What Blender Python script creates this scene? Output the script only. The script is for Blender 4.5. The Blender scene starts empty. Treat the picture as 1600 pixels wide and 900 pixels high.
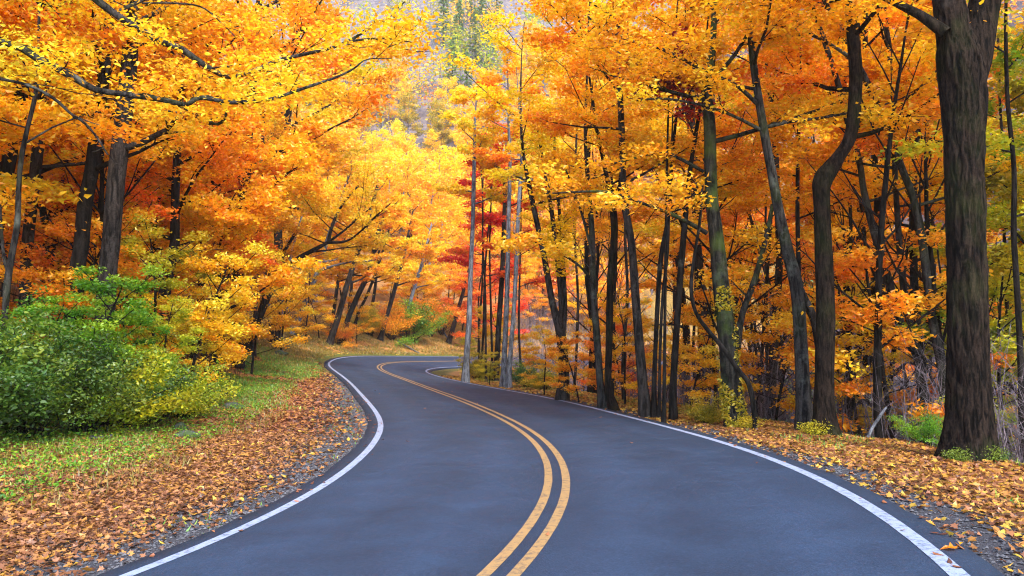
import bpy, bmesh, math, random, time
import numpy as np
T0 = time.time()
scene = bpy.context.scene
COL = scene.collection

# ------------------------------------------------------------------ camera, sky, sun, exposure
F, YH, CAMH = 1157.853, 525.35, 1.945          # focal length and horizon measured on the 1600 px wide photograph
PITCH = math.atan((YH - 450) / F)
cam_data = bpy.data.cameras.new('camera')
cam = bpy.data.objects.new('camera', cam_data)
COL.objects.link(cam)
cam_data.sensor_width = 36
cam_data.lens = 36 * F / 1600
cam_data.clip_start = 0.1
cam_data.clip_end = 2000
cam.location = (0, 0, CAMH)
cam.rotation_euler = (math.pi / 2 + PITCH, 0, 0)
scene.camera = cam

SUN_EL, SUN_AZ = math.radians(45), math.radians(158)     # azimuth clockwise from +Y (the view direction)
world = bpy.data.worlds.new('World')
scene.world = world
world.use_nodes = True
wn = world.node_tree
sky = wn.nodes.new('ShaderNodeTexSky')
sky.sky_type = 'NISHITA'
sky.sun_disc = False
sky.sun_elevation = SUN_EL
sky.sun_rotation = SUN_AZ
sky.dust_density = 0.6
sky.ozone_density = 2.5
wn.links.new(sky.outputs[0], wn.nodes['Background'].inputs[0])
wn.nodes['Background'].inputs[1].default_value = 0.15
sun_data = bpy.data.lights.new('sun', 'SUN')
sun_data.energy = 1.5
sun_data.angle = math.radians(14)
sun_data.color = (1.0, 0.95, 0.88)
sun = bpy.data.objects.new('sun', sun_data)
COL.objects.link(sun)
sun.rotation_euler = (math.pi / 2 - SUN_EL, 0, math.pi - SUN_AZ)
scene.view_settings.view_transform = 'Standard'
scene.view_settings.look = 'None'
scene.view_settings.gamma = 1
scene.view_settings.exposure = 2.6
scene.render.engine = 'CYCLES'
cy = scene.cycles
cy.volume_bounces = 1
cy.pixel_filter_type = 'BLACKMAN_HARRIS'
cy.filter_width = 1.15
cy.use_denoising = True
cy.denoiser = 'OPENIMAGEDENOISE'
cy.denoising_input_passes = 'RGB_ALBEDO_NORMAL'
cy.denoising_prefilter = 'ACCURATE'
cy.max_bounces = 8
cy.diffuse_bounces = 6
cy.glossy_bounces = 2
cy.transmission_bounces = 6
cy.transparent_max_bounces = 4
cy.use_adaptive_sampling = True
cy.adaptive_threshold = 0.003
cy.sample_clamp_indirect = 2.0
cy.caustics_reflective = False
cy.caustics_refractive = False

# ------------------------------------------------------------------ small maths
def sstep(x, a, b):
    t = np.clip((np.asarray(x, float) - a) / (b - a), 0, 1)
    return t * t * (3 - 2 * t)

def splus(x, k):                                  # soft max(x, 0)
    x = np.asarray(x, float)
    return 0.5 * (x + np.sqrt(x * x + k * k))

def _hash(ix, iy, iz, seed):
    h = (ix * 374761393 + iy * 668265263 + iz * 2147483647 + seed * 1274126177) & 0xFFFFFFFF
    h = ((h ^ (h >> 13)) * 1274126177) & 0xFFFFFFFF
    h = ((h ^ (h >> 16)) * 2246822519) & 0xFFFFFFFF
    return ((h ^ (h >> 15)) & 0xFFFFFF) / float(0xFFFFFF)

def vnoise(x, y, z=0.0, seed=0):
    x, y, z = np.broadcast_arrays(np.asarray(x, float), np.asarray(y, float), np.asarray(z, float))
    ix, iy, iz = np.floor(x).astype(np.int64), np.floor(y).astype(np.int64), np.floor(z).astype(np.int64)
    fx, fy, fz = x - ix, y - iy, z - iz
    fx, fy, fz = fx * fx * (3 - 2 * fx), fy * fy * (3 - 2 * fy), fz * fz * (3 - 2 * fz)
    r = 0
    for dx in (0, 1):
        for dy in (0, 1):
            for dz in (0, 1):
                w = (fx if dx else 1 - fx) * (fy if dy else 1 - fy) * (fz if dz else 1 - fz)
                r = r + w * _hash(ix + dx, iy + dy, iz + dz, seed)
    return r

def fbm(x, y, z=0.0, seed=0, oct=4):
    r, a, t = 0, 1.0, 0
    for i in range(oct):
        r = r + a * vnoise(np.asarray(x) * 2 ** i, np.asarray(y) * 2 ** i, np.asarray(z) * 2 ** i, seed + i * 17)
        t += a
        a *= 0.5
    return r / t

# ------------------------------------------------------------------ the road's centre line (arc length, curvature, height, cross slope)
PK = [0.06507, 0.05142, 0.01061, 0.02961, -0.01684, 0.01599, 0.01274, -0.02651, -0.02667, -0.02661, -0.02730, -0.03048, -0.02716, -0.02173]
PZ = [0.19451, 0.08840, -0.08876, -0.24267, -0.21059, -0.36636, -0.26135, -0.14031, -0.06310, -0.06067, -0.16977, -0.36702, -0.48746, -0.63477]
PB = [0.07065, 0.05007, 0.00033, 0.01778, -0.01214, -0.02295, -0.07810, -0.10024, -0.12138, -0.15145, -0.14195, -0.13760, -0.12532, -0.09811]
DS = 0.5
def _knots(v, s):
    S = np.linspace(0, 78, 14)
    w = np.interp(s, S, v)
    return np.convolve(np.pad(w, (9, 9), mode='edge'), np.ones(19) / 19, 'valid')
_s = np.arange(0, 78, DS)
_k, _z, _b = _knots(PK, _s), _knots(PZ, _s), _knots(PB, _s)
_th = 1.12853 + np.cumsum(_k) * DS
_x = -0.93426 + np.cumsum(np.cos(_th)) * DS
_y = 3.41554 + np.cumsum(np.sin(_th)) * DS
# carried on behind the camera and past the far bend
nb, nf = 90, 110
tb = _th[0] - 0.012 * DS * np.arange(1, nb + 1)
xb = _x[0] - np.cumsum(np.cos(tb)) * DS
yb = _y[0] - np.cumsum(np.sin(tb)) * DS
fa = np.arange(1, nf + 1)
tf = _th[-1] + np.cumsum(np.where(fa < 50, -0.022, 0.004)) * DS
xf = _x[-1] + np.cumsum(np.cos(tf)) * DS
yf = _y[-1] + np.cumsum(np.sin(tf)) * DS
RX = np.concatenate([xb[::-1], _x, xf])
RY = np.concatenate([yb[::-1], _y, yf])
RT = np.concatenate([tb[::-1], _th, tf])
RZ = np.concatenate([np.full(nb, _z[0]), _z, _z[-1] - 0.03 * DS * fa])
RB = np.concatenate([_b[0] * np.linspace(0.2, 1, nb), _b, _b[-1] * np.linspace(1, .3, nf)])
RS = (np.arange(len(RX)) - nb) * DS
W2 = 6.2970 / 2

def near(x, y):
    """arc length, signed offset (right +), road height and cross slope of the centre line nearest to x, y"""
    x = np.asarray(x, float).ravel(); y = np.asarray(y, float).ravel()
    idx = np.empty(len(x), int)
    for a in range(0, len(x), 20000):
        d2 = (x[a:a+20000, None] - RX) ** 2 + (y[a:a+20000, None] - RY) ** 2
        idx[a:a+20000] = d2.argmin(1)
    dx, dy = x - RX[idx], y - RY[idx]
    c, s_ = np.cos(RT[idx]), np.sin(RT[idx])
    along = np.clip(dx * c + dy * s_, -DS, DS)
    o = dx * s_ - dy * c
    far_ = np.hypot(dx, dy)
    o = np.where(far_ > np.abs(o) + 1.0, np.sign(o + 1e-9) * far_, o)
    s = RS[idx] + along
    return s, o, np.interp(s, RS, RZ), np.interp(s, RS, RB)

def height(x, y):
    shp = np.broadcast(np.asarray(x), np.asarray(y)).shape
    x = np.broadcast_to(np.asarray(x, float), shp).ravel(); y = np.broadcast_to(np.asarray(y, float), shp).ravel()
    s, o, z, b = near(x, y)
    base = z + b * np.clip(o, -4.2, 4.2)
    l = -o
    a = sstep(s, 18, 42)
    a2 = sstep(s, 36, 50)
    rise_near = 0.05 * splus(l - 5, .5) + 0.42 * splus(l - 12, 2.0)
    rise_far = (0.15 + 0.17 * a2) * splus(l - 4.2, .4) + 0.30 * splus(l - 8.5, 1.5)
    left = (1 - a) * rise_near + a * rise_far
    far_lim = 60 * (1 - np.exp(-left / 60))
    drop = 0.62 * splus(o - 7.0, 0.5)
    drop = 9 * (1 - np.exp(-drop / 9))
    h = base + np.where(o < 0, far_lim, -drop)
    out = sstep(np.abs(o), 4.6, 7)
    h = h + out * (0.16 * (fbm(x * .5, y * .5, seed=3) - .5) + 0.05 * (vnoise(x * 3, y * 3, seed=9) - .5))
    h = h + sstep(np.abs(o), 10, 30) * 3.0 * (fbm(x * .06, y * .06, seed=5) - .5)
    t = np.maximum(.75 * y + .65 * x - 72, y - 112)
    m = -9 + 0.95 * splus(t, 8) + sstep(t, 0, 60) * 14 * (fbm(x * .02, y * .02, seed=8) - .5)
    h = h + splus(m - h, 1.5) * sstep(np.abs(o), 7, 16)
    h = h - 0.055 * (np.abs(o) < 30) - 0.05 * (1 - sstep(np.abs(o), 3.3, 3.8))
    return h.reshape(shp)

def hgt(x, y):
    return float(height(np.array([x]), np.array([y]))[0])

def road_xy(s, o):
    X, Y, T = np.interp(s, RS, RX), np.interp(s, RS, RY), np.interp(s, RS, RT)
    return X + np.sin(T) * o, Y - np.cos(T) * o

def at(px, py, d):
    """the point d metres ahead of the camera on the line of sight through a place in the photograph"""
    u, v = (px - 800) / F, (450 - py) / F
    yy = math.cos(PITCH) - v * math.sin(PITCH)
    zz = math.sin(PITCH) + v * math.cos(PITCH)
    k = d / yy
    return np.array([u * k, d, CAMH + zz * k])

# ------------------------------------------------------------------ materials
def nodes_of(name):
    m = bpy.data.materials.new(name)
    m.use_nodes = True
    nt = m.node_tree
    nt.nodes.clear()
    return m, nt

class G:
    """a few shorthands for building node trees"""
    def __init__(s, nt): s.nt = nt
    def n(s, t, **kw):
        o = s.nt.nodes.new(t)
        for k, v in kw.items(): setattr(o, k, v)
        return o
    def l(s, a, b): s.nt.links.new(a, b)
    def noise(s, scale, detail=4, rough=.6, vec=None, dist=0.0):
        o = s.n('ShaderNodeTexNoise'); o.inputs['Scale'].default_value = scale; o.inputs['Detail'].default_value = detail
        o.inputs['Roughness'].default_value = rough; o.inputs['Distortion'].default_value = dist
        if vec is not None: s.l(vec, o.inputs['Vector'])
        return o.outputs['Fac']
    def ramp(s, fac, stops, interp='LINEAR'):
        o = s.n('ShaderNodeValToRGB'); o.color_ramp.interpolation = interp
        e = o.color_ramp.elements
        while len(e) < len(stops): e.new(0.5)
        for i, (p, c) in enumerate(stops):
            e[i].position = p; e[i].color = (c[0], c[1], c[2], 1) if not isinstance(c, (int, float)) else (c, c, c, 1)
        s.l(fac, o.inputs[0]); return o.outputs[0]
    def mix(s, fac, a, b, mode='MIX'):
        o = s.n('ShaderNodeMix', data_type='RGBA', blend_type=mode)
        for v, i in ((fac, 0), (a, 6), (b, 7)):
            if isinstance(v, (int, float)): o.inputs[i].default_value = v
            elif isinstance(v, tuple): o.inputs[i].default_value = (*v, 1)
            else: s.l(v, o.inputs[i])
        return o.outputs[2]
    def math(s, op, a, b=0.0, clamp=False):
        o = s.n('ShaderNodeMath', operation=op); o.use_clamp = clamp
        for v, i in ((a, 0), (b, 1)):
            if isinstance(v, (int, float)): o.inputs[i].default_value = v
            else: s.l(v, o.inputs[i])
        return o.outputs[0]
    def attr(s, name):
        return s.n('ShaderNodeAttribute', attribute_name=name).outputs['Fac']
    def coord(s, which='Object', scale=None):
        o = s.n('ShaderNodeTexCoord').outputs[which]
        if scale:
            mp = s.n('ShaderNodeMapping'); mp.inputs['Scale'].default_value = scale; s.l(o, mp.inputs[0]); o = mp.outputs[0]
        return o
    def principled(s, color, rough=.8, bump=None, strength=.5, dist=.02, spec=.3, normal=None):
        p = s.n('ShaderNodeBsdfPrincipled')
        if isinstance(color, tuple): p.inputs['Base Color'].default_value = (*color, 1)
        else: s.l(color, p.inputs['Base Color'])
        if isinstance(rough, (int, float)): p.inputs['Roughness'].default_value = rough
        else: s.l(rough, p.inputs['Roughness'])
        p.inputs['Specular IOR Level'].default_value = spec
        if bump is not None:
            b = s.n('ShaderNodeBump'); b.inputs['Strength'].default_value = strength; b.inputs['Distance'].default_value = dist
            s.l(bump, b.inputs['Height']); s.l(b.outputs[0], p.inputs['Normal'])
        out = s.n('ShaderNodeOutputMaterial'); s.l(p.outputs[0], out.inputs[0]); return p

def leaf_mat(name, stops, trans=.55, hue=.03):
    m, nt = nodes_of(name); g = G(nt)
    c = g.ramp(g.attr('tint'), [(i / (len(stops) - 1), c) for i, c in enumerate(stops)])
    hs = g.n('ShaderNodeHueSaturation')
    oi = g.n('ShaderNodeObjectInfo')
    g.l(g.math('ADD', g.math('MULTIPLY', g.math('SUBTRACT', oi.outputs['Random'], .5), hue), .5), hs.inputs['Hue'])
    g.l(g.math('ADD', g.math('MULTIPLY', g.attr('tone'), .5), .75), hs.inputs['Value'])
    g.l(c, hs.inputs['Color'])
    d = g.n('ShaderNodeBsdfDiffuse'); t = g.n('ShaderNodeBsdfTranslucent'); mx = g.n('ShaderNodeMixShader')
    g.l(hs.outputs[0], d.inputs[0]); g.l(hs.outputs[0], t.inputs[0])
    mx.inputs[0].default_value = trans
    g.l(d.outputs[0], mx.inputs[1]); g.l(t.outputs[0], mx.inputs[2])
    gl = g.n('ShaderNodeBsdfGlossy'); gl.inputs['Roughness'].default_value = .45
    mx2 = g.n('ShaderNodeMixShader'); mx2.inputs[0].default_value = .035
    g.l(mx.outputs[0], mx2.inputs[1]); g.l(gl.outputs[0], mx2.inputs[2])
    out = g.n('ShaderNodeOutputMaterial'); g.l(mx2.outputs[0], out.inputs[0])
    return m

LEAF = {
    'orange': leaf_mat('orange_leaves', [(.82, .26, .008), (.92, .40, .010), (.93, .48, .012), (.90, .60, .02)]),
    'deep': leaf_mat('deep_orange_leaves', [(.80, .18, .008), (.90, .30, .012), (.92, .38, .014), (.90, .48, .02)]),
    'gold': leaf_mat('gold_leaves', [(.80, .34, .008), (.88, .47, .010), (.90, .58, .015), (.80, .62, .03)]),
    'yellow': leaf_mat('yellow_leaves', [(.88, .42, .006), (.93, .52, .008), (.93, .60, .012), (.86, .64, .02)]),
    'lemon': leaf_mat('lemon_leaves', [(.92, .50, .005), (.95, .58, .007), (.95, .66, .010), (.85, .68, .02)]),
    'red': leaf_mat('red_leaves', [(.72, .05, .015), (.88, .11, .025), (.92, .18, .03), (.9, .34, .03)]),
    'maroon': leaf_mat('maroon_leaves', [(.10, .006, .006), (.22, .012, .012), (.35, .03, .02), (.5, .08, .02)]),
    'olive': leaf_mat('olive_leaves', [(.22, .20, .008), (.38, .34, .012), (.55, .42, .014), (.70, .46, .02)]),
    'green': leaf_mat('green_leaves', [(.04, .15, .006), (.09, .28, .010), (.17, .38, .012), (.34, .48, .02)]),
    'dark': leaf_mat('dark_green_leaves', [(.03, .08, .010), (.06, .14, .012), (.12, .20, .014), (.22, .28, .02)]),
    'lime': leaf_mat('yellow_green_leaves', [(.16, .30, .01), (.32, .42, .012), (.50, .50, .015), (.66, .56, .02)]),
    'pink': leaf_mat('pink_orange_leaves', [(.60, .18, .05), (.78, .28, .07), (.82, .38, .07), (.80, .48, .07)]),
    'mix': leaf_mat('mixed_autumn_leaves', [(.45, .16, .05), (.78, .24, .02), (.88, .45, .02), (.55, .46, .05)]),
    'needle': leaf_mat('conifer_needles', [(.07, .14, .05), (.12, .21, .06), (.20, .30, .08), (.32, .38, .10)], .3),
    'litter': leaf_mat('fallen_leaves', [(.05, .020, .010), (.17, .065, .025), (.31, .135, .055), (.40, .19, .025)], .25),
    'litter_gold': leaf_mat('fallen_yellow_leaves', [(.12, .05, .015), (.34, .15, .025), (.48, .26, .03), (.45, .33, .04)], .25),
    'grass': leaf_mat('grass_blades', [(.05, .14, .012), (.09, .24, .02), (.16, .32, .03), (.36, .38, .06)], .35),
    'straw': leaf_mat('dry_grass_blades', [(.12, .09, .02), (.22, .16, .03), (.30, .22, .04), (.18, .20, .03)], .35),
}

def bark(name, dark, light, lichen=(.30, .33, .28), amount=.45, moss=0.0, scale=1.0):
    m, nt = nodes_of(name); g = G(nt)
    v = g.coord('Object', (7 * scale, 7 * scale, 1.3 * scale))
    a = g.noise(1.6, 8, .68, v, .6)
    v2 = g.coord('Object')
    b = g.noise(2.2, 6, .65, v2)
    c = g.ramp(a, [(.42, dark), (.58, light)])
    c = g.mix(1.0, c, g.ramp(g.noise(26, 5, .8, v2), [(.35, .55), (.65, 1.5)]), 'MULTIPLY')
    lm = g.ramp(b, [(.66 - amount * .25, 0.0), (.74, 1.0)])
    c = g.mix(g.math('MULTIPLY', lm, .65), c, lichen)
    if moss:
        mm = g.ramp(g.noise(.9, 5, .6, v2), [(.5, 0.0), (.62, 1.0)])
        c = g.mix(g.math('MULTIPLY', mm, moss), c, (.06, .09, .012))
    bb = g.math('ADD', a, g.math('MULTIPLY', g.noise(9, 6, .7, v), .5))
    g.principled(c, .95, bb, 1.0, .05, .08)
    return m
BARK = {
    'dark': bark('dark_bark', (.003, .0025, .002), (.020, .016, .014), (.08, .08, .07), .2),
    'brown': bark('furrowed_brown_bark', (.0012, .0008, .0006), (.022, .014, .010), (.05, .04, .034), .10, .10, 1.6),
    'grey': bark('grey_lichen_bark', (.006, .005, .005), (.042, .037, .033), (.15, .16, .135), .45, .15),
    'moss': bark('mossy_grey_bark', (.005, .0045, .004), (.034, .030, .024), (.10, .12, .07), .45, .5),
    'pale': bark('pale_bark', (.045, .047, .053), (.16, .165, .18), (.26, .28, .28), .5),
    'mid': bark('weathered_bark', (.006, .005, .0045), (.040, .032, .028), (.12, .12, .105), .3),
    'twig': bark('purple_grey_twigs', (.07, .055, .06), (.20, .16, .175), (.32, .30, .31), .4),
}

# ground
def ground_mat():
    m, nt = nodes_of('forest_floor'); g = G(nt)
    P = g.coord('Object')
    big = g.noise(.35, 5, .6, P); mid = g.noise(2.5, 6, .65, P); fine = g.noise(22, 5, .7, P); grit = g.noise(75, 3, .8, P)
    soil = g.ramp(fine, [(.3, (.035, .022, .012)), (.5, (.11, .06, .025)), (.66, (.24, .12, .04)), (.8, (.40, .22, .06))])
    grass = g.ramp(fine, [(.3, (.02, .035, .008)), (.5, (.06, .11, .018)), (.7, (.16, .18, .03))])
    gravel = g.ramp(grit, [(.3, (.013, .012, .014)), (.5, (.046, .044, .050)), (.7, (.12, .115, .12))])
    leafy = g.ramp(g.noise(9, 4, .8, P), [(.35, (.12, .05, .02)), (.5, (.40, .17, .05)), (.62, (.55, .30, .09)), (.75, (.30, .24, .05))])
    gm = g.math('ADD', g.attr('grass'), g.math('MULTIPLY', g.math('SUBTRACT', mid, .5), 1.6), True)
    c = g.mix(gm, soil, grass)
    lf = g.math('ADD', g.attr('leafy'), g.math('MULTIPLY', g.math('SUBTRACT', mid, .5), 1.2), True)
    c = g.mix(lf, c, leafy)
    gv = g.math('ADD', g.attr('gravel'), g.math('MULTIPLY', g.math('SUBTRACT', mid, .5), 1.2), True)
    gv = g.ramp(gv, [(.35, 0.0), (.6, 1.0)])
    c = g.mix(gv, c, gravel)
    fn_ = g.noise(.6, 8, .8, P)
    far = g.mix(g.attr('high'), g.ramp(fn_, [(.35, (.022, .018, .022)), (.5, (.055, .043, .050)), (.65, (.12, .08, .06))]), g.ramp(fn_, [(.35, (.05, .042, .05)), (.5, (.12, .10, .11)), (.65, (.22, .17, .13))]))
    c = g.mix(g.attr('far'), c, far)
    g.principled(c, .95, g.math('ADD', fine, g.math('MULTIPLY', grit, .6)), .8, .03, .1)
    return m

def asphalt_mat():
    m, nt = nodes_of('asphalt'); g = G(nt)
    P = g.coord('Object')
    grit = g.noise(60, 4, .9, P); grain = g.noise(24, 6, .8, P); vor = g.n('ShaderNodeTexVoronoi'); vor.inputs['Scale'].default_value = 70; g.l(P, vor.inputs['Vector'])
    patch = g.noise(.55, 6, .62, P); stain = g.noise(2.2, 6, .6, P)
    c = g.ramp(grit, [(.28, (.006, .0135, .028)), (.5, (.0115, .0242, .049)), (.72, (.028, .047, .084))])
    sp = g.ramp(vor.outputs['Distance'], [(.0, (.14, .18, .24)), (.16, (.022, .040, .076))])
    spm = g.ramp(vor.outputs['Color'], [(.78, 0.0), (.86, 1.0)])
    c = g.mix(g.math('MULTIPLY', spm, .55), c, sp)
    c = g.mix(1.0, c, g.ramp(patch, [(.3, .80), (.7, 1.16)]), 'MULTIPLY')
    c = g.mix(1.0, c, g.ramp(stain, [(.25, .90), (.75, 1.08)]), 'MULTIPLY')
    c = g.mix(1.0, c, g.ramp(grain, [(.32, .78), (.5, 1.0), (.68, 1.25)]), 'MULTIPLY')
    crack = g.n('ShaderNodeTexVoronoi', feature='DISTANCE_TO_EDGE'); crack.inputs['Scale'].default_value = .42
    wv = g.n('ShaderNodeVectorMath', operation='ADD'); nz = g.n('ShaderNodeTexNoise'); nz.inputs['Scale'].default_value = 1.3; nz.inputs['Detail'].default_value = 5; g.l(P, nz.inputs['Vector']); g.l(P, wv.inputs[0]); g.l(nz.outputs['Color'], wv.inputs[1]); g.l(wv.outputs[0], crack.inputs['Vector'])
    cm_ = g.math('MULTIPLY', g.ramp(crack.outputs['Distance'], [(.0, 1.0), (.006, 0.0)]), g.ramp(g.noise(.35, 3, .6, P), [(.50, 0.0), (.58, .55)]))
    c = g.mix(cm_, c, (.006, .008, .012))
    tr = g.attr('track')                                    # tyre tracks polished a little lighter, margin darker
    c = g.mix(1.0, c, g.ramp(tr, [(0.0, .62), (1.0, 1.22)]), 'MULTIPLY')
    rough = g.ramp(stain, [(.3, .66), (.7, .82)])
    g.principled(c, rough, g.math('ADD', grit, vor.outputs['Distance']), .5, .008, .30)
    return m

def paint_mat(name, col, under):
    m, nt = nodes_of(name); g = G(nt)
    P = g.coord('Object')
    w = g.noise(14, 8, .75, P); w2 = g.noise(90, 3, .9, P)
    wear = g.ramp(g.math('ADD', g.math('MULTIPLY', w, .7), g.math('MULTIPLY', w2, .3)), [(.41, 1.0), (.50, 0.0)])
    c = g.mix(1.0, col, g.ramp(w2, [(.3, .82), (.7, 1.05)]), 'MULTIPLY')
    c = g.mix(g.math('MULTIPLY', wear, .75), c, under)
    g.principled(c, .6, w2, .3, .004, .3)
    return m

M_GROUND, M_ASPHALT = ground_mat(), asphalt_mat()
M_WHITE = paint_mat('white_road_paint', (.25, .29, .39), (.03, .04, .06))
M_YELLOW = paint_mat('yellow_road_paint', (.30, .175, .065), (.03, .035, .045))

def stone_mat(name, a, b, mossy):
    m, nt = nodes_of(name); g = G(nt)
    P = g.coord('Object')
    n1 = g.noise(3.5, 8, .7, P)
    c = g.ramp(n1, [(.35, a), (.65, b)])
    c = g.mix(g.math('MULTIPLY', g.ramp(g.noise(5, 5, .6, P), [(.42, 0.0), (.55, 1.0)]), mossy), c, (.035, .06, .012))
    g.principled(c, .9, g.noise(14, 8, .7, P), .8, .02, .2)
    return m
M_ROCK = stone_mat('mossy_rock', (.02, .02, .02), (.12, .12, .125), .9)
M_GRIT = stone_mat('gravel_stone', (.032, .032, .038), (.125, .12, .125), 0.0)

# ------------------------------------------------------------------ mesh building
class MB:
    """collects faces of any size; builds ONE mesh with per-face tint and tone attributes"""
    def __init__(s): s.v, s.f, s.t, s.k, s.tn, s.to, s.nv, s.sm = [], [], [], [], [], [], 0, []
    def add(s, verts, faces, tint=None, tone=None, smooth=False):
        """verts (n,3); faces (m,k)"""
        verts = np.asarray(verts, np.float32).reshape(-1, 3); faces = np.asarray(faces, np.int32)
        if len(faces) == 0: return
        m, k = faces.shape
        s.v.append(verts); s.f.append((faces + s.nv).ravel()); s.k.append(np.full(m, k, np.int32)); s.nv += len(verts)
        s.tn.append(np.full(m, .5, np.float32) if tint is None else np.asarray(tint, np.float32))
        s.to.append(np.full(m, .5, np.float32) if tone is None else np.asarray(tone, np.float32))
        s.sm.append(np.full(m, smooth, bool))
    def mesh(s, name, mat):
        me = bpy.data.meshes.new(name)
        v = np.concatenate(s.v); lv = np.concatenate(s.f); k = np.concatenate(s.k)
        me.vertices.add(len(v)); me.vertices.foreach_set('co', v.ravel())
        me.loops.add(len(lv)); me.loops.foreach_set('vertex_index', lv)
        me.polygons.add(len(k)); me.polygons.foreach_set('loop_start', np.concatenate([[0], np.cumsum(k)[:-1]]).astype(np.int32))
        me.polygons.foreach_set('loop_total', k)
        me.polygons.foreach_set('use_smooth', np.concatenate(s.sm))
        me.update(calc_edges=True)
        for nm, arr in (('tint', s.tn), ('tone', s.to)):
            a = me.attributes.new(nm, 'FLOAT', 'FACE'); a.data.foreach_set('value', np.concatenate(arr))
        me.materials.append(mat)
        return me
    def build(s, name, mat, parent=None, loc=None):
        o = bpy.data.objects.new(name, s.mesh(name, mat)); COL.objects.link(o)
        if parent is not None: o.parent = parent
        if loc is not None: o.location = loc
        return o

def tag(o, label=None, cat=None, group=None, kind=None):
    if label: o['label'] = label
    if cat: o['category'] = cat
    if group: o['group'] = group
    if kind: o['kind'] = kind
    return o

def empty(name, loc, rz=0):
    o = bpy.data.objects.new(name, None); COL.objects.link(o)
    o.location = loc; o.rotation_euler = (0, 0, rz); o.empty_display_size = .3
    return o

def tube(mb, pts, rad, n=6, cap=True, rough=0.0, seed=0, flare=0.0):
    """tapered tube along a polyline"""
    P = np.asarray(pts, float); R = np.asarray(rad, float)
    T = np.gradient(P, axis=0); T /= np.linalg.norm(T, axis=1)[:, None] + 1e-9
    up = np.array([0, 0, 1.]) if abs(T[0, 2]) < .9 else np.array([1., 0, 0])
    A = np.cross(T, up); A /= np.linalg.norm(A, axis=1)[:, None] + 1e-9
    for i in range(1, len(A)):
        if A[i] @ A[i-1] < 0: A[i] = -A[i]
    B = np.cross(T, A)
    an = np.linspace(0, 2 * math.pi, n, endpoint=False)
    rr = R[:, None] * np.ones(n)
    V0 = P[:, None] + rr[..., None] * (np.cos(an)[None, :, None] * A[:, None] + np.sin(an)[None, :, None] * B[:, None])
    if rough > 0:
        q = (fbm(V0[..., 0] * 5, V0[..., 1] * 5, V0[..., 2] * 1.6, seed, 3) - .5) * 2
        if n > 40:          # furrowed bark: long vertical plates with deep gaps
            w = .5 + .35 * np.abs(2 * fbm(V0[..., 0] * 14, V0[..., 1] * 14, V0[..., 2] * 2.2, seed + 5, 3) - 1) * 6
            q = q * .9 + np.clip(w, 0, 1.3) - 1.0
        rr = rr * (1 + rough * q)
        if flare: rr = rr * (1 + flare * np.exp(-np.clip(P[:, 2:3], 0, 9) / .28) * (.25 + .75 * np.cos(an[None] * 2.5 + seed) ** 2))
        V0 = P[:, None] + rr[..., None] * (np.cos(an)[None, :, None] * A[:, None] + np.sin(an)[None, :, None] * B[:, None])
    m = len(P)
    i = np.arange(m - 1)[:, None] * n; j = np.arange(n)[None]; j2 = (j + 1) % n
    Fc = np.stack([i + j, i + j2, i + n + j2, i + n + j], -1).reshape(-1, 4)
    mb.add(V0.reshape(-1, 3), Fc, smooth=True)
    if cap and n <= 8:
        mb.add(V0[-1], np.arange(n)[None])

OV = np.array([[0, 0, 0], [.30, .34, .05], [0, 1.0, -.10], [-.30, .34, .05]])            # folded lozenge leaf, 4 points
OV6 = np.array([[0, 0, 0], [.24, .22, .05], [.25, .58, .03], [0, 1.05, -.12], [-.25, .58, .03], [-.24, .22, .05]])
MAPLE = np.array([[0, 0, 0], [.30, -.08, .03], [.24, .14, .0], [.56, .34, .08], [.26, .44, 0], [.22, .62, .02], [0, 1.0, -.10],
                  [-.22, .62, .02], [-.26, .44, 0], [-.56, .34, .08], [-.24, .14, .0], [-.30, -.08, .03]])
def leaves(mb, rng, P, size, tilt=.6, template=OV, flat=False, tint=None, tone=None, hang=0.0):
    P = np.asarray(P, float); n = len(P)
    if n == 0: return
    k = len(template)
    th = rng.uniform(0, 2 * math.pi, n)
    N = rng.normal(0, tilt, (n, 3)); N[:, 2] = 1
    N /= np.linalg.norm(N, axis=1)[:, None]
    D = np.stack([np.cos(th), np.sin(th), np.full(n, -hang)], 1)
    D -= N * (D * N).sum(1)[:, None]; D /= np.linalg.norm(D, axis=1)[:, None]
    S = np.cross(D, N)
    sz = size * rng.uniform(.65, 1.3, n)
    V = P[:, None] + sz[:, None, None] * (template[None, :, 0, None] * S[:, None] + (template[None, :, 1, None] - .4) * D[:, None] + template[None, :, 2, None] * N[:, None] * rng.uniform(-2.2, 2.2, n)[:, None, None])
    mb.add(V.reshape(-1, 3), (np.arange(n)[:, None] * k + np.arange(k)), tint if tint is not None else rng.random(n), tone if tone is not None else rng.random(n))

# ------------------------------------------------------------------ growing branches
def norm(v): return v / (np.linalg.norm(v) + 1e-9)
def walk(rng, p, d, length, step, wob, lift):
    n = max(3, int(length / step) + 1); st = length / (n - 1)
    pts = [p]; d = norm(d)
    for i in range(n - 1):
        d = norm(d + rng.normal(0, wob, 3) + np.array([0, 0, lift]))
        p = p + d * st; pts.append(p)
    return np.array(pts)

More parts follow.
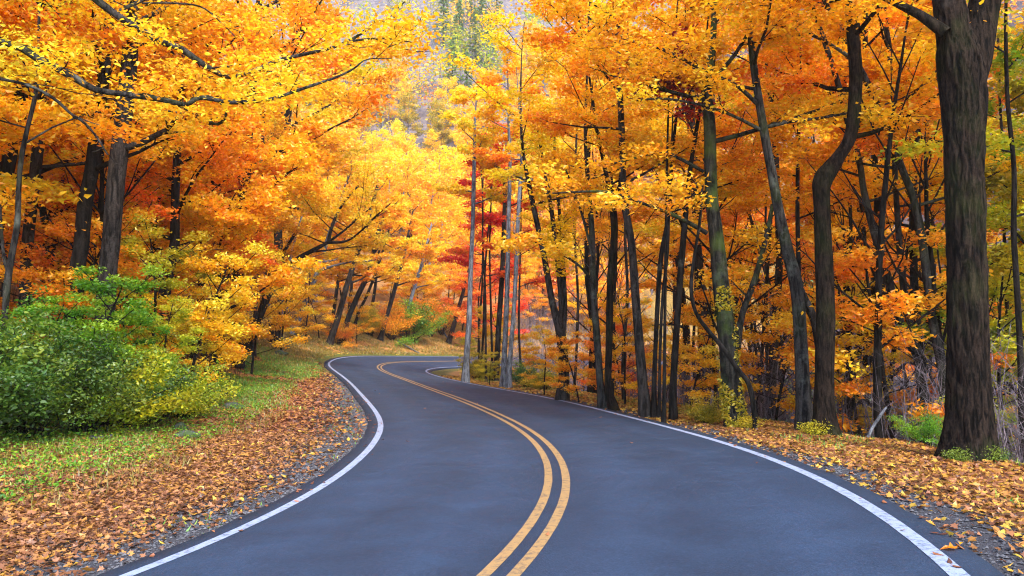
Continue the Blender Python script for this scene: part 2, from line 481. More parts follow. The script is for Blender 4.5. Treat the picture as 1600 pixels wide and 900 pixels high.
class Tree:
    """skeleton and leaf places of one tree, in local coordinates"""
    def __init__(s, rng): s.rng = rng; s.wood = MB(); s.spots = []; s.w = []
    def twigs(s, pts, r, length, per_m=1.6, level=1, lift=.02, start=.25, tubes=True, spread=.5):
        """side branches along a limb, flat sprays to both sides"""
        rng = s.rng
        seg = np.linalg.norm(np.diff(pts, axis=0), axis=1); L = seg.sum(); cum = np.concatenate([[0], np.cumsum(seg)])
        n = max(2, int(L * per_m * (1 - start)))
        side = 1
        for i in range(n):
            t = start + (1 - start) * (i + rng.uniform(.1, .9)) / n
            q = t * L; j = min(len(seg) - 1, int(np.searchsorted(cum, q) - 1)); j = max(j, 0)
            f = (q - cum[j]) / (seg[j] + 1e-9); p = pts[j] * (1 - f) + pts[j+1] * f
            d = norm(pts[j+1] - pts[j]); side = -side
            lat = np.cross(d, [0, 0, 1]); 
            if np.linalg.norm(lat) < .2: a = rng.uniform(0, 6.28); lat = np.array([math.cos(a), math.sin(a), 0])
            lat = norm(lat) * side
            dd = norm(d * rng.uniform(.5, 1.0) + lat * rng.uniform(.5, 1.1) + np.array([0, 0, rng.normal(0.02, .22)]))
            ln = length * (1.15 - .65 * t) * rng.uniform(.6, 1.25)
            rr = r * (1 - .7 * t) * .5
            P = walk(rng, p, dd, ln, .35 if level else .3, .13, lift)
            if tubes: tube(s.wood, P, np.linspace(max(rr, .009), .005, len(P)), 4 if level else 3, False)
            if level > 0: s.twigs(P, max(rr, .006), ln * .42, 2.4, level - 1, lift, .15, tubes, spread)
            if level == 0 or True:
                s.spots.append(P[1:]); s.w.append(np.full(len(P) - 1, ln / len(P) * (1.0 if level == 0 else .5)))
    def crown(s, n, size, spread=.22, thick=.07, tilt=.6, template=OV, name='crown', mat=None, droop=0.0, keep=None):
        P = np.concatenate(s.spots); w = np.concatenate(s.w)
        if keep is not None:
            k = keep(P); P, w = P[k], w[k]
        i = s.rng.choice(len(P), n, p=w / w.sum())
        Q = P[i] + s.rng.normal(0, 1, (n, 3)) * np.array([spread, spread, thick]) 
        Q[:, 2] -= droop * np.abs(s.rng.normal(0, 1, n))
        mb = MB()
        cl = fbm(Q[:, 0] * .8 + 31, Q[:, 1] * .8, Q[:, 2] * 1.2, int(s.rng.integers(1000)), 2)     # colour drifts from spray to spray
        tint = np.clip((cl - .5) * 2.0 + .5 + s.rng.normal(0, .2, n), 0.01, .99)
        leaves(mb, s.rng, Q, size, tilt, template, tint=tint)
        return mb

def limb_tree(rng, H, r0, clear, radius, nl, top=.97, lean=(0, 0), lift=.05, sub=1.6, tw=2, fork=False, up=.55, wob=.05):
    """a whole broadleaf: trunk, limbs, sprays"""
    t = Tree(rng)
    n = 9
    pts = [np.array([0, 0, -.4])]
    d = np.array([lean[0], lean[1], 1.0])
    for i in range(n):
        d = norm(d + rng.normal(0, wob, 3) * [1, 1, 0]); pts.append(pts[-1] + d * (H / n))
    pts = np.array(pts)
    z = np.linspace(0, 1, len(pts))
    rad = r0 * (1 - z) ** .8 * .9 + .02; rad[0] = r0 * 1.35; rad[1] *= 1.02
    tube(t.wood, pts, rad, 8, True, .12, int(rng.integers(99)))
    for i in range(nl):
        f = clear + (top - clear) * ((i + rng.uniform(0, .9)) / nl)
        q = f * (len(pts) - 1); j = min(int(q), len(pts) - 2); p = pts[j] + (pts[j+1] - pts[j]) * (q - j)
        a = i * 2.4 + rng.uniform(-.5, .5)
        g = (f - clear) / (1 - clear)
        shape = math.sqrt(max(.05, 1 - (1.25 * g - .3) ** 2))
        ln = radius * shape * rng.uniform(.75, 1.15)
        dd = np.array([math.cos(a), math.sin(a), up * (.4 + g * 1.3) + rng.uniform(-.1, .2)])
        P = walk(rng, p, dd, ln, .6, .10, lift)
        rr = max(.018, r0 * .42 * (1 - f * .6))
        tube(t.wood, P, np.linspace(rr, .012, len(P)), 5, False)
        t.twigs(P, rr, ln * .42, sub, tw - 1, .01, .2)
    return t

VAR = {}
def variant(key, fn):
    if key not in VAR: VAR[key] = fn()
    return VAR[key]

def make_variant(seed, nleaf, size, spread=.25, thick=.08, tilt=.65, template=OV, droop=0.0, **kw):
    rng = np.random.default_rng(seed)
    t = limb_tree(rng, **kw)
    wm = t.wood.mesh('trunk', BARK['dark'])
    cm = t.crown(nleaf, size, spread, thick, tilt, template, droop=droop).mesh('crown', LEAF['orange'])
    return wm, cm

def place(key, name, x, y, leaf, brk, label, cat='tree', group=None, scale=1.0, rz=None, z=None, tiltx=0.0, tilty=0.0):
    wm, cm = VAR[key]
    r = rnd.uniform(0, 6.28) if rz is None else rz
    e = empty(name, (x, y, hgt(x, y) if z is None else z), 0)
    e.rotation_euler = (tiltx, tilty, r) if not (tiltx or tilty) else (tiltx, tilty, 0)
    sc = scale * rnd.uniform(.94, 1.06)
    e.scale = (sc, sc, sc * rnd.uniform(.95, 1.08))
    tag(e, label, cat, group)
    for nm, me, mt in (('trunk' if cat != 'shrub' else 'stem', wm, BARK[brk]), ('crown', cm, LEAF[leaf])):
        if me is None: continue
        o = bpy.data.objects.new(nm, me); COL.objects.link(o); o.parent = e
        o.material_slots[0].link = 'OBJECT'; o.material_slots[0].material = mt
    return e
rnd = random.Random(11)

# ------------------------------------------------------------------ ground sheet
def axis(lo, c0, c1, hi, step, grow=1.09):
    a = list(np.arange(c0, c1 + 1e-6, step)); st = step
    while a[-1] < hi: st *= grow; a.append(a[-1] + st)
    st = step; b = []
    x = c0
    while x > lo: st *= grow; x -= st; b.append(x)
    return np.array(b[::-1] + a)
gx = axis(-190, -15, 12, 300, .27, 1.05); gy = axis(-60, 1, 48, 420, .3, 1.045)
GX, GY = np.meshgrid(gx, gy)
GZ = height(GX, GY)
gs, go, _, _ = near(GX, GY)
mbg = MB()
ny, nx = GX.shape
i = np.arange(ny - 1)[:, None] * nx; j = np.arange(nx - 1)[None]
mbg.add(np.stack([GX, GY, GZ], -1), np.stack([i + j, i + j + 1, i + nx + j + 1, i + nx + j], -1).reshape(-1, 4), smooth=True)
ground = mbg.build('ground', M_GROUND); tag(ground, kind='structure')
l = -go
gravel = np.where(go < 0, 1 - sstep(l, 4.0, 5.2 + 1.0 * sstep(gs, 5, 12) * (1 - sstep(gs, 18, 26))), 1 - sstep(go, 3.8, 4.5))
gravel = gravel * (1 - .9 * sstep(gs, 30, 40))
grass = np.where(go < 0, sstep(l, 6.8, 8.5) * (1 - sstep(l, 10, 15)) * .75 + .8 * sstep(gs + 6 * (fbm(GX.ravel() * .5, GY.ravel() * .5, seed=13) - .5), 22, 33) * sstep(l + 2.2 * sstep(gs, 30, 40), 4.8, 6.4) * (1 - sstep(l, 7, 9)), .35 * sstep(go, 4.2, 5) * (1 - sstep(go, 5.4, 7)) + .4 * sstep(gs, 20, 28) * (1 - sstep(go, 7, 9)))
leafy = np.where(go < 0, sstep(l, 4.2, 5.2) * (1 - .6 * sstep(l, 7.5, 9)), sstep(go, 4.3, 5.2) * (1 - .3 * sstep(go, 9, 16)))
high = sstep(GZ.ravel(), 18, 45)
farm = np.maximum(sstep(go, 10, 20) * sstep(GY.ravel(), 15, 40), high)
for nm, arr in (('gravel', gravel), ('grass', grass), ('leafy', leafy), ('far', farm), ('high', high)):
    a = ground.data.attributes.new(nm, 'FLOAT', 'POINT'); a.data.foreach_set('value', arr.astype(np.float32).ravel())

# ------------------------------------------------------------------ road slab and painted lines
def strip(name, mat, s0, s1, offs, lift, kind='structure', skirt=False, jag=0.0, step=.25):
    s = np.arange(s0, s1, step)
    O = np.tile(np.array(offs, float), (len(s), 1))
    if jag:
        O[:, 0] += jag * (fbm(s * 2.2, 0.3, seed=4, oct=4) - .5); O[:, -1] += jag * (fbm(s * 2.2, 5.3, seed=4, oct=4) - .5)
    if skirt: O = np.concatenate([O[:, :1] - .02, O, O[:, -1:] + .02], 1)
    X, Y = road_xy(s[:, None], O)
    Z = np.interp(s, RS, RZ)[:, None] + np.interp(s, RS, RB)[:, None] * O + lift
    if skirt: Z[:, 0] -= .16; Z[:, -1] -= .16
    m, n = O.shape
    mb = MB(); i = np.arange(m - 1)[:, None] * n; j = np.arange(n - 1)[None]
    mb.add(np.stack([X, Y, Z], -1), np.stack([i + j, i + j + 1, i + n + j + 1, i + n + j], -1).reshape(-1, 4), smooth=True)
    o = mb.build(name, mat); tag(o, kind=kind)
    return o, O
S0, S1 = -40, 128
cols = np.linspace(-W2 - .30, W2 + .28, 33)
road, RO = strip('road', M_ASPHALT, S0, S1, cols, 0.0, skirt=True, jag=.09)
ro = RO.ravel(); aa = np.abs(ro)
trk = .5 + .35 * (np.exp(-((aa - .85) / .35) ** 2) + np.exp(-((aa - 2.35) / .35) ** 2)) - .45 * sstep(aa, W2, W2 + .2) - .25 * np.exp(-(aa / .22) ** 2)
a = road.data.attributes.new('track', 'FLOAT', 'POINT'); a.data.foreach_set('value', trk.astype(np.float32))
tag(road, 'dark blue-grey two-lane asphalt road winding in an S through the forest')
for nm, mt, o0, w, lb in (('edge_line', M_WHITE, -W2, .064, 'white painted line along the left edge of the road'),
                      ('edge_line', M_WHITE, W2, .064, 'white painted line along the right edge of the road'),
                      ('centre_line', M_YELLOW, -.115, .052, 'left stripe of the double yellow centre line'),
                      ('centre_line', M_YELLOW, .115, .052, 'right stripe of the double yellow centre line')):
    ln, _ = strip(nm, mt, S0, S1, [o0 - w, o0 + w], .004, jag=.008)
    ln['label'] = lb
print('ground', time.time() - T0)

# ------------------------------------------------------------------ gravel, fallen leaves, grass on the verges
rng = np.random.default_rng(7)
def scatter(n, s0, s1, o0, o1, power=1.0):
    """places on the verge; more of them near the camera when power > 1"""
    u = rng.random(n); s = s0 + (s1 - s0) * u ** power
    o = rng.uniform(o0, o1, n)
    return s, o
def verge_leaves(name, n, s0, s1, side, o0, o1, dens, size, template, mat, power=1.0, lab=None):
    s, o = scatter(n, s0, s1, o0, o1, power)
    p = dens(s, o); k = rng.random(n) < p
    s, o = s[k], o[k] * side
    x, y = road_xy(s, o)
    ok = np.abs(np.abs(near(x, y)[1]) - np.abs(o)) < .6
    x, y, s = x[ok], y[ok], s[ok]
    z = height(x, y) + rng.uniform(.008, .035, len(x))
    mb = MB()
    leaves(mb, rng, np.stack([x, y, z], 1), size, .42, template)
    ob = mb.build(name, mat); tag(ob, lab, kind='stuff')
    return ob
def patch(s, o, sc, seed): return fbm(s * sc, o * sc, seed=seed, oct=3)
def dl(s, l):
    gr = .7 + 1.2 * sstep(s, 4, 11) * (1 - sstep(s, 18, 25))
    e = sstep(l, 3.6, 3.9 + gr + 1.2 * (patch(s, l, .9, 21) - .5))
    return np.clip(.10 * (l > 3.52) + e * (1 - .85 * sstep(l + 2 * (patch(s, l, .6, 22) - .5), 6.5, 7.8)), 0, 1)
def dr(s, o):
    e = sstep(o + .9 * (patch(s, o, 1.1, 31) - .5), 3.6, 4.35)
    return np.clip(.14 * (o > 3.5) + e * (1 - .5 * sstep(o, 7.5, 10)), 0, 1)
verge_leaves('fallen_leaves', 72000, -4, 13, -1, 3.5, 11, dl, .064, MAPLE, LEAF['litter'], 1.0, 'brown and orange fallen leaves covering the left verge')
verge_leaves('fallen_leaves', 26000, 13, 45, -1, 3.5, 11, dl, .13, OV, LEAF['litter'], 1.3, 'brown fallen leaves on the left verge farther up the road')
verge_leaves('fallen_leaves', 20000, -4, 45, -1, 3.5, 9, lambda s, l: .6 * dl(s, l) * sstep(patch(s, l, .5, 24), .4, .6) + .05 * (l > 3.6), .10, OV6, LEAF['litter_gold'], 1.3, 'yellow fallen leaves strewn over the left verge')
verge_leaves('fallen_leaves', 26000, -4, 14, 1, 3.5, 9.5, dr, .068, MAPLE, LEAF['litter'], 1.0, 'orange and brown fallen leaves covering the right verge')
verge_leaves('fallen_leaves', 24000, -4, 16, 1, 3.5, 9.5, dr, .068, MAPLE, LEAF['litter_gold'], 1.0, 'golden fallen leaves covering the right verge')
verge_leaves('fallen_leaves', 22000, 14, 45, 1, 3.5, 9.5, dr, .13, OV, LEAF['litter_gold'], 1.2, 'golden fallen leaves on the right verge farther up the road')
verge_leaves('fallen_leaves', 24000, 36, 84, -1, 3.7, 16, lambda s, l: .75 * sstep(l, 3.6, 4.6), .17, OV, LEAF['litter_gold'], 1.0, 'yellow fallen leaves on the bank beyond the bend')
verge_leaves('fallen_leaves', 12000, 0, 50, -1, 10, 26, lambda s, l: .8 + 0 * s, .2, OV, LEAF['litter'], 1.0, 'brown fallen leaves under the trees of the left slope')
def cover(name, n, s0, s1, l0, l1, seed, thr, leaf, size, hmax, label):
    s, o = scatter(n, s0, s1, l0, l1, 1.1); k = fbm(s * .6, o * .6, seed=seed, oct=3) > thr; x, y = road_xy(s[k], -o[k])
    z = height(x, y) + rng.random(len(x)) * hmax * (.4 + fbm(x * 1.5, y * 1.5, seed=seed + 1))
    mb = MB(); leaves(mb, rng, np.stack([x, y, z], 1), size, .5, OV6); tag(mb.build(name, LEAF[leaf]), label, kind='stuff')
cover('ground_cover', 34000, 0, 32, 6.2, 12.5, 71, .36, 'green', .05, .16, 'low green leafy ground cover in front of the thicket')
cover('ground_cover', 13000, -2, 17, 8.2, 13, 73, .36, 'dark', .06, .36, 'dark green ground cover at the foot of the thicket')
# stray leaves on the asphalt
mb = MB(); s = rng.uniform(0, 60, 700); o = np.where(rng.random(700) < .86, rng.choice([-1, 1], 700) * (3.45 - np.abs(rng.normal(0, .22, 700))), rng.uniform(-3, 3, 700)); x, y = road_xy(s, o)
z = np.interp(s, RS, RZ) + np.interp(s, RS, RB) * o + .012
kk = (rng.random(700) < .45)
leaves(mb, rng, np.stack([x, y, z], 1)[kk], .075, .15, OV6)
tag(mb.build('stray_leaves', LEAF['litter']), 'small brown leaves blown onto the asphalt near its edges', kind='stuff')

# twigs lying in the litter
mb = MB()
for side, n in ((-1, 420), (1, 240)):
    s = rng.uniform(-2, 24, n); l = rng.uniform(3.7, 9, n); x, y = road_xy(s, l * side); z = height(x, y) + .025
    for q in range(n):
        a = rng.uniform(0, 3.14); L = rng.uniform(.08, .35); dx = np.array([math.cos(a), math.sin(a), rng.normal(0, .08)]) * L
        p = np.array([x[q], y[q], z[q]]); tube(mb, [p - dx, p + rng.normal(0, .012, 3), p + dx], [.006, .005, .003], 3, False)
tag(mb.build('twigs', BARK['mid']), 'small dead twigs lying among the fallen leaves', kind='stuff')

# gravel stones
OCT = np.array([[1, 0, 0], [0, 1, 0], [-1, 0, 0], [0, -1, 0], [0, 0, .7], [0, 0, -.7]]); OF = np.array([[0, 1, 4], [1, 2, 4], [2, 3, 4], [3, 0, 4]])
mb = MB()
for side, n in ((-1, 15000), (1, 9000)):
    s = -3 + 34 * rng.random(n) ** 1.4; l = 3.42 + np.abs(rng.normal(0, .75 if side < 0 else .45, n))
    x, y = road_xy(s, l * side); z = height(x, y)
    sz = rng.uniform(.006, .022, n) * rng.uniform(.6, 1.4, n)
    a = rng.uniform(0, 6.28, n); R = np.stack([np.cos(a), np.sin(a)], 1)
    V = OCT[None] * sz[:, None, None] * rng.uniform(.6, 1.3, (n, 6, 1))
    V = np.stack([V[..., 0] * R[:, :1] - V[..., 1] * R[:, 1:], V[..., 0] * R[:, 1:] + V[..., 1] * R[:, :1], V[..., 2]], -1) + np.stack([x, y, z + .004], 1)[:, None]
    mb.add(V.reshape(-1, 3), (np.arange(n)[:, None, None] * 6 + OF[None]).reshape(-1, 3))
tag(mb.build('gravel', M_GRIT), 'grey gravel along both edges of the asphalt', kind='stuff')

# grass
def grass_patch(name, n, fn, h, mat, label, wdt=.012):
    x, y = fn(n); z = height(x, y) - .01
    n = len(x)
    a = rng.uniform(0, 6.28, n); hh = h * rng.uniform(.5, 1.3, n); ln = rng.normal(0, .45, (n, 2)) * hh[:, None]
    w = wdt * rng.uniform(.7, 1.4, n)
    c, s_ = np.cos(a) * w, np.sin(a) * w
    B = np.stack([x, y, z], 1)
    V = np.stack([B + np.stack([c, s_, 0 * c], 1), B - np.stack([c, s_, 0 * c], 1), B + np.stack([ln[:, 0], ln[:, 1], hh], 1)], 1)
    mb = MB(); mb.add(V.reshape(-1, 3), np.arange(3 * n).reshape(-1, 3), rng.random(n), rng.random(n))
    return tag(mb.build(name, mat), label, kind='stuff')
def band(s0, s1, l0, l1, side, seed, thr, pw=1.0, edge=False):
    def fn(n):
        s, o = scatter(n, s0, s1, l0, l1, pw); k = (fbm(s * .7, o * .7, seed=seed, oct=3) > thr) & (rng.random(n) < .05 + .95 * sstep(s + 5 * fbm(s * .4, o * .5, seed=seed + 3), s0, s0 + 9))
        if edge: k &= rng.random(n) < sstep(o + 2.0 * (fbm(s * .5, o * .8, seed=90) - .5) + 2.2 * sstep(s, 30, 40), 5.0, 6.6)
        return road_xy(s[k], o[k] * side)
    return fn
grass_patch('grass', 42000, band(19, 46, 3.8, 9, -1, 41, .36, edge=True), .11, LEAF['grass'], 'bright green grass on the verge inside the left bend', .022)
grass_patch('grass', 26000, band(4, 28, 6.6, 10.5, -1, 42, .40, 1.2), .07, LEAF['grass'], 'green grass between the leaf litter and the green bush', .014)
grass_patch('dry_grass', 9000, band(2, 30, 5.6, 9, -1, 43, .45, 1.2), .13, LEAF['straw'], 'dry yellow grass poking through the litter of the left verge', .012)
grass_patch('dry_grass', 20000, band(38, 84, 4.0, 9, -1, 44, .38), .20, LEAF['straw'], 'dry yellow grass on the bank beyond the bend', .03)
grass_patch('grass', 10000, band(0, 40, 4.6, 7.6, 1, 45, .48, 1.3), .10, LEAF['grass'], 'sparse green grass on the right verge', .012)
grass_patch('grass', 1500, band(0, 30, 3.5, 4.5, -1, 46, .55, 1.2), .06, LEAF['grass'], 'tufts of grass in the left gravel', .012)
print('verge', time.time() - T0)

# ------------------------------------------------------------------ traced trees
def smooth(P, sub=4):
    P = np.asarray(P, float); out = []
    for i in range(len(P) - 1):
        p0, p1, p2, p3 = P[max(i-1, 0)], P[i], P[i+1], P[min(i+2, len(P)-1)]
        for t in np.linspace(0, 1, sub, endpoint=False):
            out.append(.5 * ((2*p1) + (-p0+p2)*t + (2*p0-5*p1+4*p2-p3)*t*t + (-p0+3*p1-3*p2+p3)*t**3))
    out.append(P[-1]); return np.array(out)

def px_line(pts, d, d2=None):
    """traced points (px, py[, width px]) -> metres and radii, at distance d running to d2"""
    m = len(pts); D = np.linspace(d, d if d2 is None else d2, m)
    P = np.array([at(p[0], p[1], D[i]) for i, p in enumerate(pts)])
    R = np.array([(p[2] if len(p) > 2 else 6) / 2 / F * D[i] for i, p in enumerate(pts)])
    return P, R

def hero(name, label, trunk, d, brk, leaf, H=16, limbs=(), nleaf=9000, size=.13, clear=4.5, radius=3.2, nl=9, n=12, group=None, rough=.10,
         extra=None, seed=None, flare=1.35, d2=None, cat='tree', limbleaf=1.0, keep=None, bare=False, template=OV, up=.55):
    """trunk: traced from the top of the picture (or the fork) down to the foot; limbs: traced from the trunk outwards"""
    r = np.random.default_rng(seed if seed is not None else abs(int(trunk[0][0] * 7 + trunk[-1][1] * 13 + d * 10)))
    P, R = px_line(trunk[::-1], d, d2)
    gz = hgt(P[0, 0], P[0, 1])
    dirb = norm(P[0] - P[1])
    foot = P[0].copy()
    if foot[2] > gz:
        k = (foot[2] - gz) / max(.5, -dirb[2]); foot = foot + dirb * k
        gz = hgt(foot[0], foot[1]); foot[2] = gz
        P = np.vstack([foot, P]); R = np.concatenate([[R[0] * 1.08], R])
    base = np.array([P[0, 0], P[0, 1], hgt(P[0, 0], P[0, 1])])
    if P[0, 2] > base[2] - .2:
        P = np.vstack([P[0] + norm(P[0] - P[1]) * [.3, .3, 1] * .45, P]); R = np.concatenate([[R[0] * flare], R])
    # carry it on upwards
    q, dd, rr = P[-1].copy(), norm(P[-1] - P[-2]), R[-1]
    top = base[2] + H; add, addr = [], []
    steps = max(1, int((top - q[2]) / .9))
    for i in range(steps):
        dd = norm(dd * [.92, .92, 1] + r.normal(0, .05, 3)); q = q + dd * .9; rr = max(.02, R[-1] * (1 - (i + 1) / steps * .85))
        add.append(q.copy()); addr.append(rr)
    if add and top > P[-1, 2]: P = np.vstack([P, add]); R = np.concatenate([R, addr])
    PR = smooth(np.column_stack([P, R]), 24 if n > 40 else 4); P, R = PR[:, :3], np.maximum(PR[:, 3], .012)
    t = Tree(r)
    root = empty(name, base)
    L = P - base
    tb = MB(); tube(tb, L, R * .94, n, True, rough, int(r.integers(999)), .42 if n < 40 else .26)
    tb.build('trunk', BARK[brk], root)
    for lm in limbs:
        dep = lm[0]; pts = lm[1:]
        Q, QR = px_line(pts, d if dep is None else dep[0], None if dep is None else dep[1])
        if dep is None:        # limbs reach towards or away from the camera as they go out
            k = np.linspace(0, 1, len(Q)); 
        QQ = smooth(np.column_stack([Q, QR]), 4)
        ql, qr = QQ[:, :3] - base, QQ[:, 3]
        lb = MB(); tube(lb, ql, qr, 8, True, .10, int(r.integers(999))); lb.build('limb', BARK[brk], root)
        if limbleaf > 0: t.twigs(ql, qr.mean(), 1.4 * limbleaf, 1.6, 1, .02, .25)
        elif limbleaf < 0: t.twigs(ql, qr.mean(), 1.2, 1.6, 1, .02, .25)
    # limbs above the clear bole
    hz = L[:, 2]
    for i in range(nl):
        z = clear + (hz[-1] * .97 - clear) * (i + r.uniform(0, .9)) / nl
        j = int(np.searchsorted(hz, z)); j = min(max(j, 1), len(L) - 1)
        g = (z - clear) / (hz[-1] - clear + 1e-6)
        a = i * 2.4 + r.uniform(-.6, .6)
        ln = radius * math.sqrt(max(.08, 1 - (1.2 * g - .25) ** 2)) * r.uniform(.75, 1.15)
        rr = max(.015, R[j] * .45)
        W_ = walk(r, L[j], np.array([math.cos(a), math.sin(a), up * (.35 + g * 1.2)]), ln, .55, .10, .05)
        tube(t.wood, W_, np.linspace(rr, .01, len(W_)), 5, False)
        t.twigs(W_, rr, ln * .42, 1.7, 1, .01, .2)
    if t.wood.v: tag(t.wood.build('branch', BARK[brk], root), kind='stuff')
    if nleaf and t.spots:
        mb = t.crown(nleaf, size, .24, .08, .62, template, keep=keep)
        mb.build('crown', LEAF[leaf], root)
    if extra: extra(root, base, L, R, r)
    tag(root, label, cat, group)
    return root

def ivy(leaf='lime', n=1800, z0=0., z1=4.5, size=.07, side=None):
    def fn(root, base, L, R, r):
        z = z0 + (z1 - z0) * r.random(n) ** 1.5
        x = np.interp(z, L[:, 2], L[:, 0]); y = np.interp(z, L[:, 2], L[:, 1]); rad = np.interp(z, L[:, 2], R)
        a = r.uniform(0, 6.28, n)
        if side is not None: a = side + r.normal(0, .8, n)
        k = fbm(a * 1.0, z * 1.6, seed=77, oct=3) > .45
        a, z, x, y, rad = a[k], z[k], x[k], y[k], rad[k]
        o = rad + r.uniform(.01, .07, len(a))
        P = np.stack([x + np.cos(a) * o, y + np.sin(a) * o, z], 1)
        mb = MB(); leaves(mb, r, P, size, 1.2, OV6, hang=.8); mb.build('ivy', LEAF[leaf], root)
    return fn

# --- right side of the road
GR = 'trees standing on the right verge'
hero('maple_tree', 'massive dark furrowed trunk forking at the top, nearest the right edge of the road',
     [(1464, -110, 40), (1472, -60, 44), (1479, -20, 46), (1485, 20, 50), (1492, 60, 57), (1502, 110, 70), (1505, 150, 66), (1507, 220, 59), (1508, 300, 58), (1510, 400, 59), (1512, 500, 60), (1514, 600, 64), (1514, 660, 71), (1513, 700, 78), (1512, 730, 88)],
     11.5, 'brown', 'orange', 17, [[(11.5, 11.7), (1508, 165, 46), (1519, 115, 50), (1528, 65, 50), (1535, 20, 48), (1541, -20, 46), (1552, -90, 40), (1560, -160, 34)], [(11.3, 12.0), (1478, 52, 20), (1440, 25, 15), (1415, 12, 13), (1390, -2, 12), (1350, -30, 10)]],
     14000, .12, 7.5, 4.5, 8, 120, GR, .13, None, flare=1.15, limbleaf=-1)
hero('maple_tree', 'crooked dark trunk with a swollen elbow bending right, left of the massive tree',
     [(1328, -10, 18), (1333, 60, 20), (1337, 110, 21), (1335, 170, 21), (1328, 215, 21), (1312, 243, 22), (1294, 268, 30), (1285, 285, 32), (1284, 310, 27), (1287, 400, 28), (1290, 500, 31), (1288, 600, 31), (1288, 640, 34), (1289, 675, 42)],
     15.4, 'brown', 'orange', 15, [], 9000, .13, 6.0, 3.2, 9, 18, GR, .12)
hero('maple_tree', 'slim lichen-grey trunk leaning left behind the crooked tree with a arching bough',
     [(1165, -10, 10), (1170, 20, 11), (1176, 90, 12), (1183, 140, 13), (1193, 200, 14), (1206, 270, 15), (1217, 330, 17), (1230, 390, 20), (1243, 440, 22), (1249, 500, 21), (1253, 570, 22), (1255, 620, 24), (1258, 670, 30)],
     16.2, 'grey', 'gold', 15, [[(16.2, 15), (1186, 165, 7), (1150, 133, 6), (1110, 115, 6), (1067, 93, 5), (1030, 75, 5), (1000, 68, 4), (950, 50, 4), (915, 23, 3)],
                               [(16.2, 15.4), (1189, 203, 6), (1150, 183, 5), (1117, 170, 5), (1077, 160, 4), (1035, 154, 4), (995, 157, 3)],
                               [(16.2, 16.6), (1243, 440, 14), (1258, 470, 13), (1272, 500, 13), (1280, 540, 14)]],
     10000, .12, 6.0, 3.2, 8, 12, GR, .10)
hero('maple_tree', 'tall trunk hung with olive-green ivy low down, halfway along the right verge',
     [(1116, 20, 10), (1112, 80, 13), (1104, 140, 18), (1109, 200, 20), (1111, 300, 21), (1119, 367, 24), (1127, 450, 27), (1137, 533, 30), (1143, 600, 32), (1150, 662, 36)],
     17.0, 'moss', 'gold', 16, [[(17, 15.5), (1104, 364, 8), (1067, 343, 7), (1033, 328, 6), (1000, 316, 5), (967, 303, 4), (933, 299, 4), (880, 301, 3), (850, 303, 2)],
                               [(17, 16.2), (1099, 268, 6), (1060, 247, 5), (1033, 237, 5), (1000, 245, 4), (960, 255, 3)],
                               [(17, 18), (1152, 545, 11), (1160, 490, 10), (1180, 435, 9), (1196, 375, 8), (1207, 320, 6)]],
     11000, .12, 5.5, 3.4, 9, 16, GR, .10, ivy('olive', 2300, 0, 3.2, .075, -2.2))
hero('maple_tree', 'straight dark trunk between the ivy-hung tree and the thin poles to its left',
     [(966, 60, 8), (969, 150, 10), (972, 220, 11), (975, 310, 12), (987, 383, 13), (993, 467, 14), (1000, 550, 16), (1004, 600, 17), (1008, 640, 21)],
     19.8, 'mid', 'orange', 16, [], 9000, .13, 6, 3.2, 9, 10, GR)
hero('maple_tree', 'slim pole-like trunk with a forked bough at mid height, left of the straight dark trunk',
     [(915, 230, 6), (920, 300, 8), (925, 367, 10), (927, 450, 11), (933, 533, 12), (938, 600, 12), (941, 628, 16)],
     22.3, 'grey', 'yellow', 14, [[(22.3, 21), (924, 437, 5), (907, 417, 4), (883, 400, 4), (860, 387, 3), (833, 377, 3), (800, 363, 2)], [(22.3, 22), (924, 390, 4), (908, 330, 4), (890, 280, 3), (875, 245, 2)]],
     8000, .13, 6, 3, 8, 8, GR)
hero('maple_tree', 'three dark stems rising from one foot, beside the pale columns',
     [(820, 255, 6), (833, 320, 9), (850, 400, 10), (863, 473, 12), (876, 520, 17), (881, 583, 17), (879, 616, 22)],
     25.5, 'mid', 'yellow', 14, [[(25.5, 25.5), (876, 522, 9), (877, 470, 9), (870, 400, 8), (862, 330, 7), (850, 260, 5), (840, 200, 4)], [(25.5, 26), (879, 530, 8), (883, 480, 7), (880, 417, 7), (875, 340, 6), (868, 270, 5), (866, 210, 4)]],
     8000, .14, 6, 3.2, 8, 10, GR)
hero('maple_tree', 'reddish-brown trunk forking at mid height, just left of the straight dark trunk',
     [(940, 240, 6), (951, 290, 8), (957, 320, 12), (960, 367, 12), (954, 433, 12), (952, 533, 12), (950, 600, 12), (957, 634, 16)],
     22.0, 'brown', 'orange', 14, [[(22, 22), (958, 325, 7), (967, 305, 6), (970, 270, 5), (980, 220, 4)]], 7000, .14, 6, 3, 8, 8, GR)
for lab, tr, d, bk in (
    ('narrow dark pole right of the straight dark trunk', [(1050, 250, 6), (1045, 333, 7), (1033, 400, 8), (1027, 483, 8), (1022, 600, 8), (1022, 644, 11)], 19.6, 'dark'),
    ('dark twisted pole with high side limbs, between the poles and the ivy-hung tree', [(1078, 270, 8), (1070, 350, 10), (1063, 433, 11), (1057, 517, 11), (1052, 600, 12), (1052, 648, 14)], 18.8, 'dark'),
    ('hair-thin sapling stem among the poles on the right verge', [(1046, 300, 4), (1043, 393, 5), (1035, 467, 5), (1031, 567, 5), (1030, 645, 6)], 19.5, 'mid'),
    ('slender stem close behind the crooked tree, left side', [(1248, 200, 6), (1246, 300, 7), (1247, 380, 8), (1250, 450, 7), (1260, 560, 7), (1268, 670, 9)], 19, 'dark')):
    hero('young_tree', lab, tr, d, bk, rnd.choice(['orange', 'gold']), 12, [], 3500, .13, 5, 2.2, 6, 8, 'thin poles on the right verge', d2=d)
